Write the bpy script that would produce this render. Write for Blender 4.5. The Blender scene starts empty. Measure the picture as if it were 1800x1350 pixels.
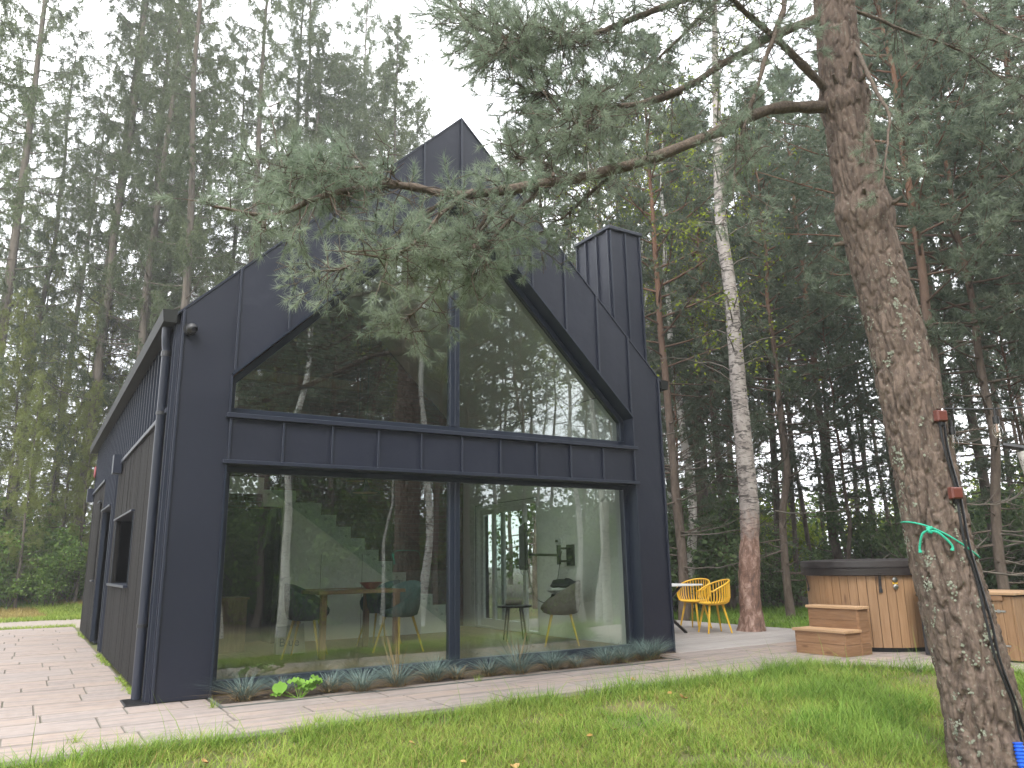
import bpy, bmesh, math, random
import numpy as np
from mathutils import Vector, Matrix
sc = bpy.context.scene
col = sc.collection
R = math.radians
rng = np.random.default_rng(11)
random.seed(11)

# ------------------------------------------------------------------ camera
CAM = Vector((-1.0222, -7.6215, 1.12))
def camera():
    yaw, pitch, roll = 0.5546, 0.2291, -0.0165
    cy, sy, cp, sp = math.cos(yaw), math.sin(yaw), math.cos(pitch), math.sin(pitch)
    f = Vector((sy*cp, cy*cp, sp)); r0 = Vector((cy, -sy, 0)); u0 = r0.cross(f)
    r = math.cos(roll)*r0 + math.sin(roll)*u0; u = -math.sin(roll)*r0 + math.cos(roll)*u0
    cd = bpy.data.cameras.new('camera'); o = bpy.data.objects.new('camera', cd); col.objects.link(o)
    cd.sensor_width = 36; cd.lens = 1355.4/1800*36; cd.clip_start = .05; cd.clip_end = 2000
    m = Matrix((r, u, -f)).transposed().to_4x4(); m.translation = CAM
    o.matrix_world = m; sc.camera = o
camera()
# ------------------------------------------------------------------ sky, sun, exposure
SUN_EL, SUN_AZ = R(48), R(215)          # azimuth measured clockwise from +y
w = bpy.data.worlds.new('World'); sc.world = w; w.use_nodes = True
nt = w.node_tree; nt.nodes.clear()
sky = nt.nodes.new('ShaderNodeTexSky'); sky.sky_type = 'NISHITA'; sky.sun_disc = False
sky.sun_elevation = SUN_EL; sky.sun_rotation = SUN_AZ; sky.dust_density = 4; sky.air_density = 1.5
hs = nt.nodes.new('ShaderNodeHueSaturation'); hs.inputs['Saturation'].default_value = .12
nt.links.new(sky.outputs[0], hs.inputs['Color'])
cn = nt.nodes.new('ShaderNodeTexNoise'); cn.inputs['Scale'].default_value = 2.2; cn.inputs['Detail'].default_value = 5
cr = nt.nodes.new('ShaderNodeValToRGB')
cr.color_ramp.elements[0].color = (12.5, 13.0, 13.9, 1); cr.color_ramp.elements[1].color = (17.5, 17.6, 17.8, 1)
cr.color_ramp.elements[0].position = .35; cr.color_ramp.elements[1].position = .65
nt.links.new(cn.outputs['Fac'], cr.inputs['Fac'])
mx = nt.nodes.new('ShaderNodeMix'); mx.data_type = 'RGBA'; mx.inputs['Factor'].default_value = .82
nt.links.new(hs.outputs[0], mx.inputs[6]); nt.links.new(cr.outputs[0], mx.inputs[7])
bg = nt.nodes.new('ShaderNodeBackground'); bg.inputs['Strength'].default_value = .11
wo = nt.nodes.new('ShaderNodeOutputWorld')
nt.links.new(mx.outputs[2], bg.inputs['Color']); nt.links.new(bg.outputs[0], wo.inputs['Surface'])
sl = bpy.data.lights.new('sun', 'SUN'); sl.energy = 1.5; sl.angle = R(20); sl.color = (1, .96, .9)
so = bpy.data.objects.new('sun', sl); col.objects.link(so)
sd = Vector((math.sin(SUN_AZ)*math.cos(SUN_EL), math.cos(SUN_AZ)*math.cos(SUN_EL), math.sin(SUN_EL)))
so.rotation_euler = sd.to_track_quat('Z', 'Y').to_euler(); so.location = sd*60
vs = sc.view_settings; vs.view_transform = 'Standard'; vs.look = 'None'; vs.gamma = 1; vs.exposure = 1.22
try: vs.use_curve_mapping = False
except Exception: pass
sc.cycles.max_bounces = 7; sc.cycles.transparent_max_bounces = 16; sc.cycles.diffuse_bounces = 3; sc.cycles.debug_use_spatial_splits = True; sc.cycles.volume_bounces = 0; sc.cycles.transmission_bounces = 3
sc.cycles.glossy_bounces = 4; sc.cycles.caustics_reflective = False; sc.cycles.caustics_refractive = False
sc.cycles.use_denoising = True; sc.cycles.use_light_tree = False; sc.cycles.use_adaptive_sampling = True; sc.cycles.adaptive_threshold = .015; sc.cycles.adaptive_min_samples = 20

# ------------------------------------------------------------------ helpers
def lin(r, g, b):
    f = lambda c: (c/12.92 if c <= .04045 else ((c+.055)/1.055)**2.4)
    return (f(r/255), f(g/255), f(b/255), 1)
def N(nt, t, **kw):
    n = nt.nodes.new('ShaderNode'+t)
    for k, v in kw.items():
        if k in n.inputs: n.inputs[k].default_value = v
        else: setattr(n, k, v)
    return n
def ramp(nt, fac, stops, mode='LINEAR'):
    n = N(nt, 'ValToRGB'); e = n.color_ramp.elements; n.color_ramp.interpolation = mode
    while len(e) < len(stops): e.new(.5)
    for i, (p, c) in enumerate(stops): e[i].position = p; e[i].color = c if len(c) == 4 else (*c, 1)
    nt.links.new(fac, n.inputs['Fac']); return n.outputs[0]
def mixc(nt, f, a, b, mode='MIX'):
    n = N(nt, 'Mix', data_type='RGBA', blend_type=mode)
    for s, v in ((n.inputs[0], f), (n.inputs[6], a), (n.inputs[7], b)):
        if hasattr(v, 'links'): nt.links.new(v, s)
        else: s.default_value = v
    return n.outputs[2]
def maths(nt, op, a, b=0., c=None):
    n = N(nt, 'Math', operation=op)
    for i, v in enumerate((a, b, c)):
        if v is None: continue
        if hasattr(v, 'links'): nt.links.new(v, n.inputs[i])
        else: n.inputs[i].default_value = v
    return n.outputs[0]
def coords(nt, stretch=(1,1,1), kind='Object'):
    t = N(nt, 'TexCoord'); m = N(nt, 'Mapping'); m.inputs['Scale'].default_value = stretch
    nt.links.new(t.outputs[kind], m.inputs[0]); return m.outputs[0]
def noise(nt, vec, scale, detail=4, rough=.55, dist=0):
    n = N(nt, 'TexNoise', Scale=scale, Detail=detail, Roughness=rough, Distortion=dist)
    nt.links.new(vec, n.inputs['Vector']); return n.outputs['Fac']
MATS = {}
def M(name, c1, c2=None, scale=6, rough=.6, bump=0., bscale=30, stretch=(1,1,1), metal=0., spec=.5, rand=0., bdist=.01, lo=.35, hi=.65, detail=5):
    """base colour varied between c1 and c2 by noise; rand: lightness change from object to object"""
    m = bpy.data.materials.new(name); m.use_nodes = True; nt = m.node_tree
    b = nt.nodes['Principled BSDF']; b.inputs['Roughness'].default_value = rough; b.inputs['Metallic'].default_value = metal
    b.inputs['Specular IOR Level'].default_value = spec
    v = coords(nt, stretch)
    if rand:
        oi = N(nt, 'ObjectInfo'); a = N(nt, 'VectorMath', operation='ADD'); sc_ = N(nt, 'VectorMath', operation='SCALE'); sc_.inputs[3].default_value = 37.
        nt.links.new(oi.outputs['Random'], sc_.inputs[0]); nt.links.new(v, a.inputs[0]); nt.links.new(sc_.outputs[0], a.inputs[1]); v = a.outputs[0]
    if c2 is None: cc = None; b.inputs['Base Color'].default_value = c1
    else:
        cc = ramp(nt, noise(nt, v, scale, detail), [(lo, c1), (hi, c2)])
    if rand:
        h = N(nt, 'HueSaturation'); 
        if cc is None: h.inputs['Color'].default_value = c1
        else: nt.links.new(cc, h.inputs['Color'])
        nt.links.new(maths(nt, 'MULTIPLY_ADD', oi.outputs['Random'], rand*2, 1-rand), h.inputs['Value']); cc = h.outputs[0]
    if cc is not None: nt.links.new(cc, b.inputs['Base Color'])
    if bump:
        bn = N(nt, 'Bump', Strength=bump, Distance=bdist); nt.links.new(noise(nt, v, bscale, 4), bn.inputs['Height']); nt.links.new(bn.outputs[0], b.inputs['Normal'])
    MATS[name] = m; return m
def leafmat(name, c1, c2, trans=.3, rough=.55, pscale=.6, tcol=None, cvar=.35):
    """foliage: each small piece its own tint, plus slow drift through the plant, thin enough to let light through"""
    m = bpy.data.materials.new(name); m.use_nodes = True; nt = m.node_tree
    nt.nodes.remove(nt.nodes['Principled BSDF']); b = N(nt, 'BsdfDiffuse')
    g = N(nt, 'NewGeometry'); oi = N(nt, 'ObjectInfo')
    f = maths(nt, 'MULTIPLY_ADD', g.outputs['Random Per Island'], .6, maths(nt, 'MULTIPLY_ADD', noise(nt, coords(nt), pscale, 1), 1.0, -.3))
    cc = ramp(nt, f, [(.1, c1), (.9, c2)])
    h = N(nt, 'HueSaturation'); nt.links.new(cc, h.inputs['Color'])
    nt.links.new(maths(nt, 'MULTIPLY_ADD', oi.outputs['Random'], cvar, 1-cvar/2), h.inputs['Value'])
    nt.links.new(h.outputs[0], b.inputs['Color'])
    t = N(nt, 'BsdfTranslucent'); ms = N(nt, 'MixShader', Fac=trans)
    if tcol: nt.links.new(mixc(nt, .5, h.outputs[0], tcol), t.inputs[0])
    else: nt.links.new(h.outputs[0], t.inputs[0])
    nt.links.new(b.outputs[0], ms.inputs[1]); nt.links.new(t.outputs[0], ms.inputs[2])
    nt.links.new(ms.outputs[0], nt.nodes['Material Output'].inputs['Surface'])
    MATS[name] = m; return m
def glass(name, tint, f0, wob, wscale):
    """thin pane: tinted see-through plus a mirror share that grows at glancing angles"""
    m = bpy.data.materials.new(name); m.use_nodes = True; nt = m.node_tree; nt.nodes.remove(nt.nodes['Principled BSDF'])
    lw = N(nt, 'LayerWeight', Blend=.5); tr = N(nt, 'BsdfTransparent'); tr.inputs[0].default_value = tint
    gl = N(nt, 'BsdfGlossy', Roughness=0.); gl.inputs[0].default_value = (.95, .98, 1, 1)
    fac = maths(nt, 'MULTIPLY_ADD', maths(nt, 'POWER', lw.outputs['Facing'], 5.), 1-f0, f0)
    if wob:
        bn = N(nt, 'Bump', Strength=wob, Distance=.002); nt.links.new(noise(nt, coords(nt, (1, 1, .45)), wscale, 2), bn.inputs['Height']); nt.links.new(bn.outputs[0], gl.inputs['Normal'])
    ms = N(nt, 'MixShader'); nt.links.new(fac, ms.inputs[0]); nt.links.new(tr.outputs[0], ms.inputs[1]); nt.links.new(gl.outputs[0], ms.inputs[2])
    nt.links.new(ms.outputs[0], nt.nodes['Material Output'].inputs['Surface']); MATS[name] = m; return m

def rootloc(p):
    while p is not None and p.parent is not None: p = p.parent
    return Vector(p.location) if p is not None else Vector((0, 0, 0))
def link(name, me, mat, parent=None):
    o = bpy.data.objects.new(name, me); col.objects.link(o); o.parent = parent
    if mat is not None and len(me.materials) == 0: me.materials.append(MATS[mat] if isinstance(mat, str) else mat)
    return o
def tag(o, label=None, cat=None, group=None, kind=None):
    for k, v in (('label', label), ('category', cat), ('group', group), ('kind', kind)):
        if v: o[k] = v
    return o
def thing(name, label, cat, loc=(0,0,0), group=None, rz=0):
    o = bpy.data.objects.new(name, None); col.objects.link(o); o.location = loc; o.rotation_euler = (0, 0, rz); o.empty_display_size = .2
    return tag(o, label, cat, group)
class MB:
    def __init__(s): s.v = []; s.f = []
    def add(s, v, f):
        k = len(s.v); s.v += [tuple(map(float, p)) for p in v]; s.f += [tuple(i+k for i in q) for q in f]; return s
    def box(s, x0, x1, y0, y1, z0, z1):
        return s.add([(x0,y0,z0),(x1,y0,z0),(x1,y1,z0),(x0,y1,z0),(x0,y0,z1),(x1,y0,z1),(x1,y1,z1),(x0,y1,z1)],
                     [(0,3,2,1),(4,5,6,7),(0,1,5,4),(1,2,6,5),(2,3,7,6),(3,0,4,7)])
    def prism(s, poly, axis, a, b):
        """poly of 2-D points extruded along axis from a to b; axis 'y': poly is (x,z); 'x': (y,z); 'z': (x,y)"""
        n = len(poly); P = {'y': lambda p, t: (p[0], t, p[1]), 'x': lambda p, t: (t, p[0], p[1]), 'z': lambda p, t: (p[0], p[1], t)}[axis]
        v = [P(p, a) for p in poly]+[P(p, b) for p in poly]
        return s.add(v, [tuple(range(n)), tuple(range(2*n-1, n-1, -1))]+[((i+1) % n, i, n+i, n+(i+1) % n) for i in range(n)])
    def tube(s, pts, r, n=8, cap=True):
        pts = [Vector(p) for p in pts]; rr = r if hasattr(r, '__len__') else [r]*len(pts); v = []; f = []; prev = None
        for i, p in enumerate(pts):
            t = (pts[min(i+1, len(pts)-1)]-pts[max(i-1, 0)]).normalized()
            a = prev if prev is not None else (Vector((0,0,1)) if abs(t.z) < .9 else Vector((1,0,0)))
            a = (a-t*a.dot(t)).normalized(); prev = a; b = t.cross(a)
            v += [p+(a*math.cos(2*math.pi*k/n)+b*math.sin(2*math.pi*k/n))*rr[i] for k in range(n)]
        for i in range(len(pts)-1):
            f += [(i*n+k, i*n+(k+1) % n, (i+1)*n+(k+1) % n, (i+1)*n+k) for k in range(n)]
        if cap: f += [tuple(range(n-1, -1, -1)), tuple((len(pts)-1)*n+k for k in range(n))]
        return s.add(v, f)
    def lathe(s, prof, c=(0,0,0), n=24):
        v = []; f = []
        for r, z in prof: v += [(c[0]+r*math.cos(2*math.pi*k/n), c[1]+r*math.sin(2*math.pi*k/n), c[2]+z) for k in range(n)]
        for i in range(len(prof)-1): f += [(i*n+k, i*n+(k+1) % n, (i+1)*n+(k+1) % n, (i+1)*n+k) for k in range(n)]
        return s.add(v, f)
    def build(s, name, mat, parent=None, smooth=False, bevel=0., seg=1):
        L = rootloc(parent); me = bpy.data.meshes.new(name)
        me.from_pydata([(x-L.x, y-L.y, z-L.z) for x, y, z in s.v], [], s.f)
        bm = bmesh.new(); bm.from_mesh(me); bmesh.ops.recalc_face_normals(bm, faces=bm.faces)
        if bevel: bmesh.ops.bevel(bm, geom=bm.edges[:], offset=bevel, segments=seg, affect='EDGES', clamp_overlap=True)
        bm.to_mesh(me); bm.free()
        if smooth:
            me.polygons.foreach_set('use_smooth', [True]*len(me.polygons))
            if smooth != 'all':
                try: me.set_sharp_from_angle(angle=R(40))
                except Exception: pass
        return link(name, me, mat, parent)
def box(name, mat, parent, x0, x1, y0, y1, z0, z1, bevel=0.):
    return MB().box(x0, x1, y0, y1, z0, z1).build(name, mat, parent, bevel=bevel)
def npmesh(name, V, faces, smooth=False):
    """numpy mesh: faces is a list of (n,k) index arrays"""
    me = bpy.data.meshes.new(name); V = np.asarray(V, np.float32); faces = [np.asarray(f, np.int32) for f in faces if len(f)]
    me.vertices.add(len(V)); me.vertices.foreach_set('co', V.ravel())
    li = np.concatenate([f.ravel() for f in faces]); tot = np.concatenate([np.full(len(f), f.shape[1], np.int32) for f in faces])
    me.loops.add(len(li)); me.loops.foreach_set('vertex_index', li)
    me.polygons.add(len(tot)); me.polygons.foreach_set('loop_start', np.concatenate([[0], np.cumsum(tot)[:-1]]).astype(np.int32))
    me.polygons.foreach_set('loop_total', tot)
    if smooth: me.polygons.foreach_set('use_smooth', np.ones(len(tot), bool))
    me.update(calc_edges=True); return me
class Geo:
    """collects numpy tubes and leaf pieces"""
    def __init__(s): s.V = []; s.Q = []; s.T = []; s.n = 0
    def put(s, V, Q=None, T=None):
        if Q is not None: s.Q.append(np.asarray(Q)+s.n)
        if T is not None: s.T.append(np.asarray(T)+s.n)
        s.V.append(np.asarray(V, float)); s.n += len(V)
    def tube(s, P, r, n=6):
        P = np.asarray(P, float); k = len(P); r = np.broadcast_to(r, (k,)); t = np.gradient(P, axis=0); t /= np.linalg.norm(t, axis=1)[:, None]+1e-9
        up = np.where(np.abs(t[:, 2:3]) < .85, [[0, 0, 1.]], [[1., 0, 0]]) if abs(t[0, 2]) < .85 else np.tile([[1., 0, 0]], (k, 1))
        if abs(t[0, 2]) < .85: up = np.tile([[0, 0, 1.]], (k, 1))+1e-3
        a = up-t*np.sum(up*t, 1)[:, None]; a /= np.linalg.norm(a, axis=1)[:, None]+1e-9; b = np.cross(t, a)
        th = np.arange(n)*2*np.pi/n
        V = P[:, None]+r[:, None, None]*(np.cos(th)[None, :, None]*a[:, None]+np.sin(th)[None, :, None]*b[:, None])
        i, j = np.meshgrid(np.arange(k-1), np.arange(n), indexing='ij'); j2 = (j+1) % n
        s.put(V.reshape(-1, 3), np.stack([i*n+j, i*n+j2, (i+1)*n+j2, (i+1)*n+j], -1).reshape(-1, 4))
    def needles(s, P, D, n, L, wd, spread, along=0., rg=rng, down=0.):
        """n thin tapered slivers round each point P with shoot direction D"""
        P = np.repeat(P, n, 0); D = np.repeat(D, n, 0); k = len(P)
        r = rg.normal(size=(k, 3)); r /= np.linalg.norm(r, axis=1)[:, None]
        d = D+r*spread; d[:, 2] -= down; d /= np.linalg.norm(d, axis=1)[:, None]+1e-9
        B = P+D*(rg.random((k, 1))-.5)*along; ln = L*(.65+.7*rg.random((k, 1)))
        s_ = np.cross(d, rg.normal(size=(k, 3))); s_ /= np.linalg.norm(s_, axis=1)[:, None]+1e-9; s_ *= wd*.5
        V = np.stack([B-s_, B+s_, B+d*ln], 1).reshape(-1, 3)
        s.put(V, None, np.arange(3*k).reshape(-1, 3))
    def leaves(s, P, size, rg=rng, flat=0., asp=.62):
        k = len(P); a = rg.normal(size=(k, 3)); a[:, 2] -= .3; a /= np.linalg.norm(a, axis=1)[:, None]
        nn = rg.normal(size=(k, 3)); nn[:, 2] += flat; b = np.cross(a, nn); b /= np.linalg.norm(b, axis=1)[:, None]+1e-9
        sz = size*(.6+.8*rg.random((k, 1)))
        V = np.stack([P, P+a*sz*.45+b*sz*asp*.5, P+a*sz, P+a*sz*.45-b*sz*asp*.5], 1).reshape(-1, 3)
        s.put(V, np.arange(4*k).reshape(-1, 4))
    def mesh(s, name, smooth=False):
        V = np.concatenate(s.V); return npmesh(name, V, [np.concatenate(s.Q) if s.Q else [], np.concatenate(s.T) if s.T else []], smooth)
def unit(v): v = np.asarray(v, float); return v/(np.linalg.norm(v)+1e-9)
def spline(P, n):
    """smooth polyline through P, n samples (Catmull-Rom)"""
    P = np.asarray(P, float); Q = np.vstack([2*P[0]-P[1], P, 2*P[-1]-P[-2]]); m = len(P)-1
    t = np.linspace(0, m-1e-6, n); i = t.astype(int); u = (t-i)[:, None]
    a, b, c, d = Q[i], Q[i+1], Q[i+2], Q[i+3]
    return .5*(2*b+(c-a)*u+(2*a-5*b+4*c-d)*u*u+(3*b-a-3*c+d)*u**3)
def hash2(i, j, k=0):
    h = (i*374761393+j*668265263+k*2147483647) & 0xffffffff; h = ((h ^ (h >> 13))*1274126177) & 0xffffffff
    return ((h ^ (h >> 16)) & 0xffff)/65535.
def vnoise(x, y):
    xi, yi = np.floor(x).astype(np.int64), np.floor(y).astype(np.int64); u, v = x-xi, y-yi; u = u*u*(3-2*u); v = v*v*(3-2*v)
    return (hash2(xi, yi)*(1-u)+hash2(xi+1, yi)*u)*(1-v)+(hash2(xi, yi+1)*(1-u)+hash2(xi+1, yi+1)*u)*v
def fbm(x, y, o=4): return sum(vnoise(x*2**k+17*k, y*2**k-9*k)*.5**k for k in range(o))/2
def worley(x, y, wrap):
    """distance to nearest and second nearest cell point; x wraps every `wrap` cells"""
    xi, yi = np.floor(x).astype(np.int64), np.floor(y).astype(np.int64); f1 = np.full(x.shape, 9.); f2 = f1.copy()
    for dx in (-1, 0, 1):
        for dy in (-1, 0, 1):
            cx, cy = xi+dx, yi+dy; wx = cx % wrap
            d = np.hypot(cx+.15+.7*hash2(wx, cy, 1)-x, cy+.15+.7*hash2(wx, cy, 2)-y)
            f2 = np.where(d < f1, f1, np.minimum(f2, d)); f1 = np.minimum(f1, d)
    return f1, f2
def sstep(a, b, x): t = np.clip((x-a)/(b-a), 0, 1); return t*t*(3-2*t)
def path_edge(x): return -1.85-1.75*sstep(6.3, 7.6, x)
def gz(x, y):
    """height of the ground"""
    x = np.asarray(x, float); y = np.asarray(y, float)
    z = -.03-.5*sstep(0, 5.2, path_edge(x)-y)+.55*sstep(15.5, 24, y)*sstep(9, 3, x)
    return z+.05*(fbm(x*.7, y*.7, 3)-.5)*sstep(.0, 1.2, path_edge(x)-y)+.25*(fbm(x*.11, y*.11, 3)-.5)*sstep(16, 30, np.hypot(x-4, y-3))
# ------------------------------------------------------------------ materials
M('facade_metal', (.0075,.0098,.0205,1), (.0105,.013,.0245,1), scale=.9, rough=.44, bump=.4, bscale=1.1, bdist=.05, spec=.45, detail=3, rand=.12)
M('seam_metal', (.014,.018,.031,1), rough=.38)
M('frame_metal', (.011,.016,.028,1), rough=.32)
M('gutter_metal', (.010,.011,.0105,1), (.015,.0165,.0145,1), scale=4, rough=.6, spec=.25)
M('black_plastic', (.012,.012,.013,1), rough=.4)
M('char_wood', (.003,.0026,.0024,1), (.013,.011,.0095,1), scale=9, spec=.2, rough=.8, bump=.5, bscale=22, stretch=(9,9,.35), rand=.3, lo=.3, hi=.75)
M('white_paint', (.80,.81,.78,1), (.84,.84,.82,1), scale=2, rough=.75)
M('white_frame', (.72,.73,.73,1), rough=.4)
M('inside_floor', (.24,.17,.09,1), (.34,.25,.14,1), scale=5, rough=.45, stretch=(.25,5,1), bump=.1, rand=.15)
M('brick', (.10,.052,.04,1), (.18,.10,.078,1), scale=7, rough=.85, bump=.5, bscale=60)
M('mortar', (.14,.125,.11,1), rough=.9)
M('dark_door', (.012,.014,.016,1), rough=.35)
M('warm_wood', (.19,.105,.05,1), (.28,.16,.08,1), scale=6, rough=.5, stretch=(6,6,.6))
M('yellow_leg', (.55,.36,.05,1), (.62,.42,.08,1), scale=6, rough=.5)
M('teal_fabric', (.035,.085,.09,1), (.05,.12,.125,1), scale=20, rough=.9)
M('dark_green_fabric', (.02,.045,.042,1), (.03,.07,.065,1), scale=20, rough=.9)
M('taupe_fabric', (.17,.15,.12,1), (.23,.20,.16,1), scale=30, rough=.95, bump=.3, bscale=200)
M('dark_cloth', (.02,.022,.026,1), (.05,.05,.055,1), scale=8, rough=.9)
M('white_cloth', (.6,.6,.58,1), rough=.9)
M('red_glaze', (.25,.02,.03,1), rough=.3)
M('screen', (.008,.008,.010,1), rough=.08)
M('copper', (.55,.28,.12,1), rough=.3, metal=1.)
M('print_blue', (.02,.10,.16,1), rough=.6)
M('bag', (.35,.42,.42,1), (.5,.55,.55,1), scale=7, rough=.6)
M('steel', (.6,.6,.6,1), rough=.3, metal=1.)
M('chrome_worn', (.35,.35,.33,1), rough=.35, metal=1.)
M('red_plastic', (.18,.008,.012,1), rough=.45)
M('soil', (.035,.026,.018,1), (.09,.065,.045,1), scale=18, rough=.95, bump=1., bscale=60, bdist=.03)
M('sand_joint', (.15,.132,.115,1), (.11,.11,.075,1), scale=4, rough=.95)
M('edging', (.10,.11,.10,1), rough=.7)
M('yellow_plastic', (.72,.42,.03,1), (.76,.46,.04,1), scale=3, rough=.45)
M('tub_cover', (.017,.013,.0125,1), (.027,.021,.020,1), scale=3, rough=.5, bump=.35, bscale=7, bdist=.02)
M('rubber', (.02,.02,.022,1), rough=.6)
M('bulb_socket', (.01,.01,.01,1), rough=.45)
M('junction_red', (.11,.03,.02,1), (.14,.038,.025,1), scale=10, rough=.5)
M('green_rope', (.02,.36,.22,1), (.03,.46,.29,1), scale=120, rough=.7, bump=.6, bscale=200)
M('blue_hose', (.01,.10,.62,1), rough=.4)
M('dead_leaf', (.30,.12,.03,1), (.50,.32,.12,1), scale=3, rough=.7, rand=.35)
M('dry_twig', (.085,.072,.058,1), (.15,.13,.105,1), scale=8, rough=.9)
glass('window_glass', (.885,.93,.895,1), .16, .22, 1.7)
glass('door_glass', (.88,.92,.90,1), .05, 0, 1)
glass('bulb_glass', (.95,.92,.86,1), .08, 0, 1)

def wood(name, c1, c2, knot, stretch, rough=.6, rand=.14, kscale=2.2):
    """planed softwood: long grain streaks and a few knots, each board its own piece of timber"""
    m = bpy.data.materials.new(name); m.use_nodes = True; nt = m.node_tree; b = nt.nodes['Principled BSDF']; b.inputs['Roughness'].default_value = rough
    oi = N(nt, 'ObjectInfo'); sv = N(nt, 'VectorMath', operation='SCALE'); sv.inputs[3].default_value = 53.
    nt.links.new(oi.outputs['Random'], sv.inputs[0]); a = N(nt, 'VectorMath', operation='ADD')
    nt.links.new(coords(nt, stretch), a.inputs[0]); nt.links.new(sv.outputs[0], a.inputs[1])
    g = noise(nt, a.outputs[0], 4., 6, .6, .6); cc = ramp(nt, g, [(.32, c1), (.68, c2)])
    a2 = N(nt, 'VectorMath', operation='ADD'); nt.links.new(coords(nt, tuple(math.sqrt(s) for s in stretch)), a2.inputs[0]); nt.links.new(sv.outputs[0], a2.inputs[1])
    v = N(nt, 'TexVoronoi', Scale=kscale); nt.links.new(a2.outputs[0], v.inputs['Vector'])
    kf = ramp(nt, v.outputs['Distance'], [(.05, (1, 1, 1)), (.13, (0, 0, 0))]); cc = mixc(nt, maths(nt, 'MULTIPLY', kf, .75), cc, knot)
    h = N(nt, 'HueSaturation'); nt.links.new(cc, h.inputs['Color']); nt.links.new(maths(nt, 'MULTIPLY_ADD', oi.outputs['Random'], rand*2, 1-rand), h.inputs['Value'])
    nt.links.new(h.outputs[0], b.inputs['Base Color']); bn = N(nt, 'Bump', Strength=.25, Distance=.004); nt.links.new(g, bn.inputs['Height']); nt.links.new(bn.outputs[0], b.inputs['Normal'])
    MATS[name] = m
wood('tub_wood', (.235,.130,.061,1), (.335,.20,.105,1), (.11,.052,.026,1), (9, 9, .5), rand=.08)
wood('step_wood', (.195,.103,.05,1), (.29,.168,.09,1), (.10,.045,.02,1), (.8, .8, 9))
wood('step_top', (.34,.21,.115,1), (.45,.29,.165,1), (.30,.15,.06,1), (6, .6, 6))
wood('deck_wood', (.26,.235,.22,1), (.38,.35,.33,1), (.20,.17,.145,1), (.35, 7, 7), rough=.8, rand=.1)

M('paver_edge', (.16,.138,.12,1), (.24,.205,.178,1), scale=5, rough=.95)
def paver_mat():
    m = bpy.data.materials.new('paver'); m.use_nodes = True; nt = m.node_tree; b = nt.nodes['Principled BSDF']; b.inputs['Roughness'].default_value = .82
    oi = N(nt, 'ObjectInfo'); sv = N(nt, 'VectorMath', operation='SCALE'); sv.inputs[3].default_value = 71.
    nt.links.new(oi.outputs['Random'], sv.inputs[0]); a = N(nt, 'VectorMath', operation='ADD')
    nt.links.new(coords(nt, (.9, 8, 1)), a.inputs[0]); nt.links.new(sv.outputs[0], a.inputs[1])
    s = noise(nt, a.outputs[0], 1.5, 4, .55, .4)
    warm = ramp(nt, s, [(.3, (.19,.145,.128)), (.48, (.30,.232,.198)), (.56, (.36,.262,.195)), (.66, (.28,.218,.188))])
    cool = ramp(nt, s, [(.3, (.185,.158,.148)), (.5, (.265,.225,.207)), (.62, (.33,.27,.24)), (.7, (.255,.22,.203))])
    cc = mixc(nt, ramp(nt, oi.outputs['Random'], [(.2, (.25,.25,.25)), (.8, (.8,.8,.8))]), cool, warm)
    n2 = noise(nt, coords(nt, (1,1,1), 'Generated'), 9, 6); cc = mixc(nt, .3, cc, ramp(nt, n2, [(.3, (.12,.11,.10)), (.7, (.31,.285,.27))]))
    nt.links.new(cc, b.inputs['Base Color']); bn = N(nt, 'Bump', Strength=.3, Distance=.004); nt.links.new(noise(nt, a.outputs[0], 14, 5), bn.inputs['Height']); nt.links.new(bn.outputs[0], b.inputs['Normal'])
    MATS['paver'] = m
paver_mat()

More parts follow.
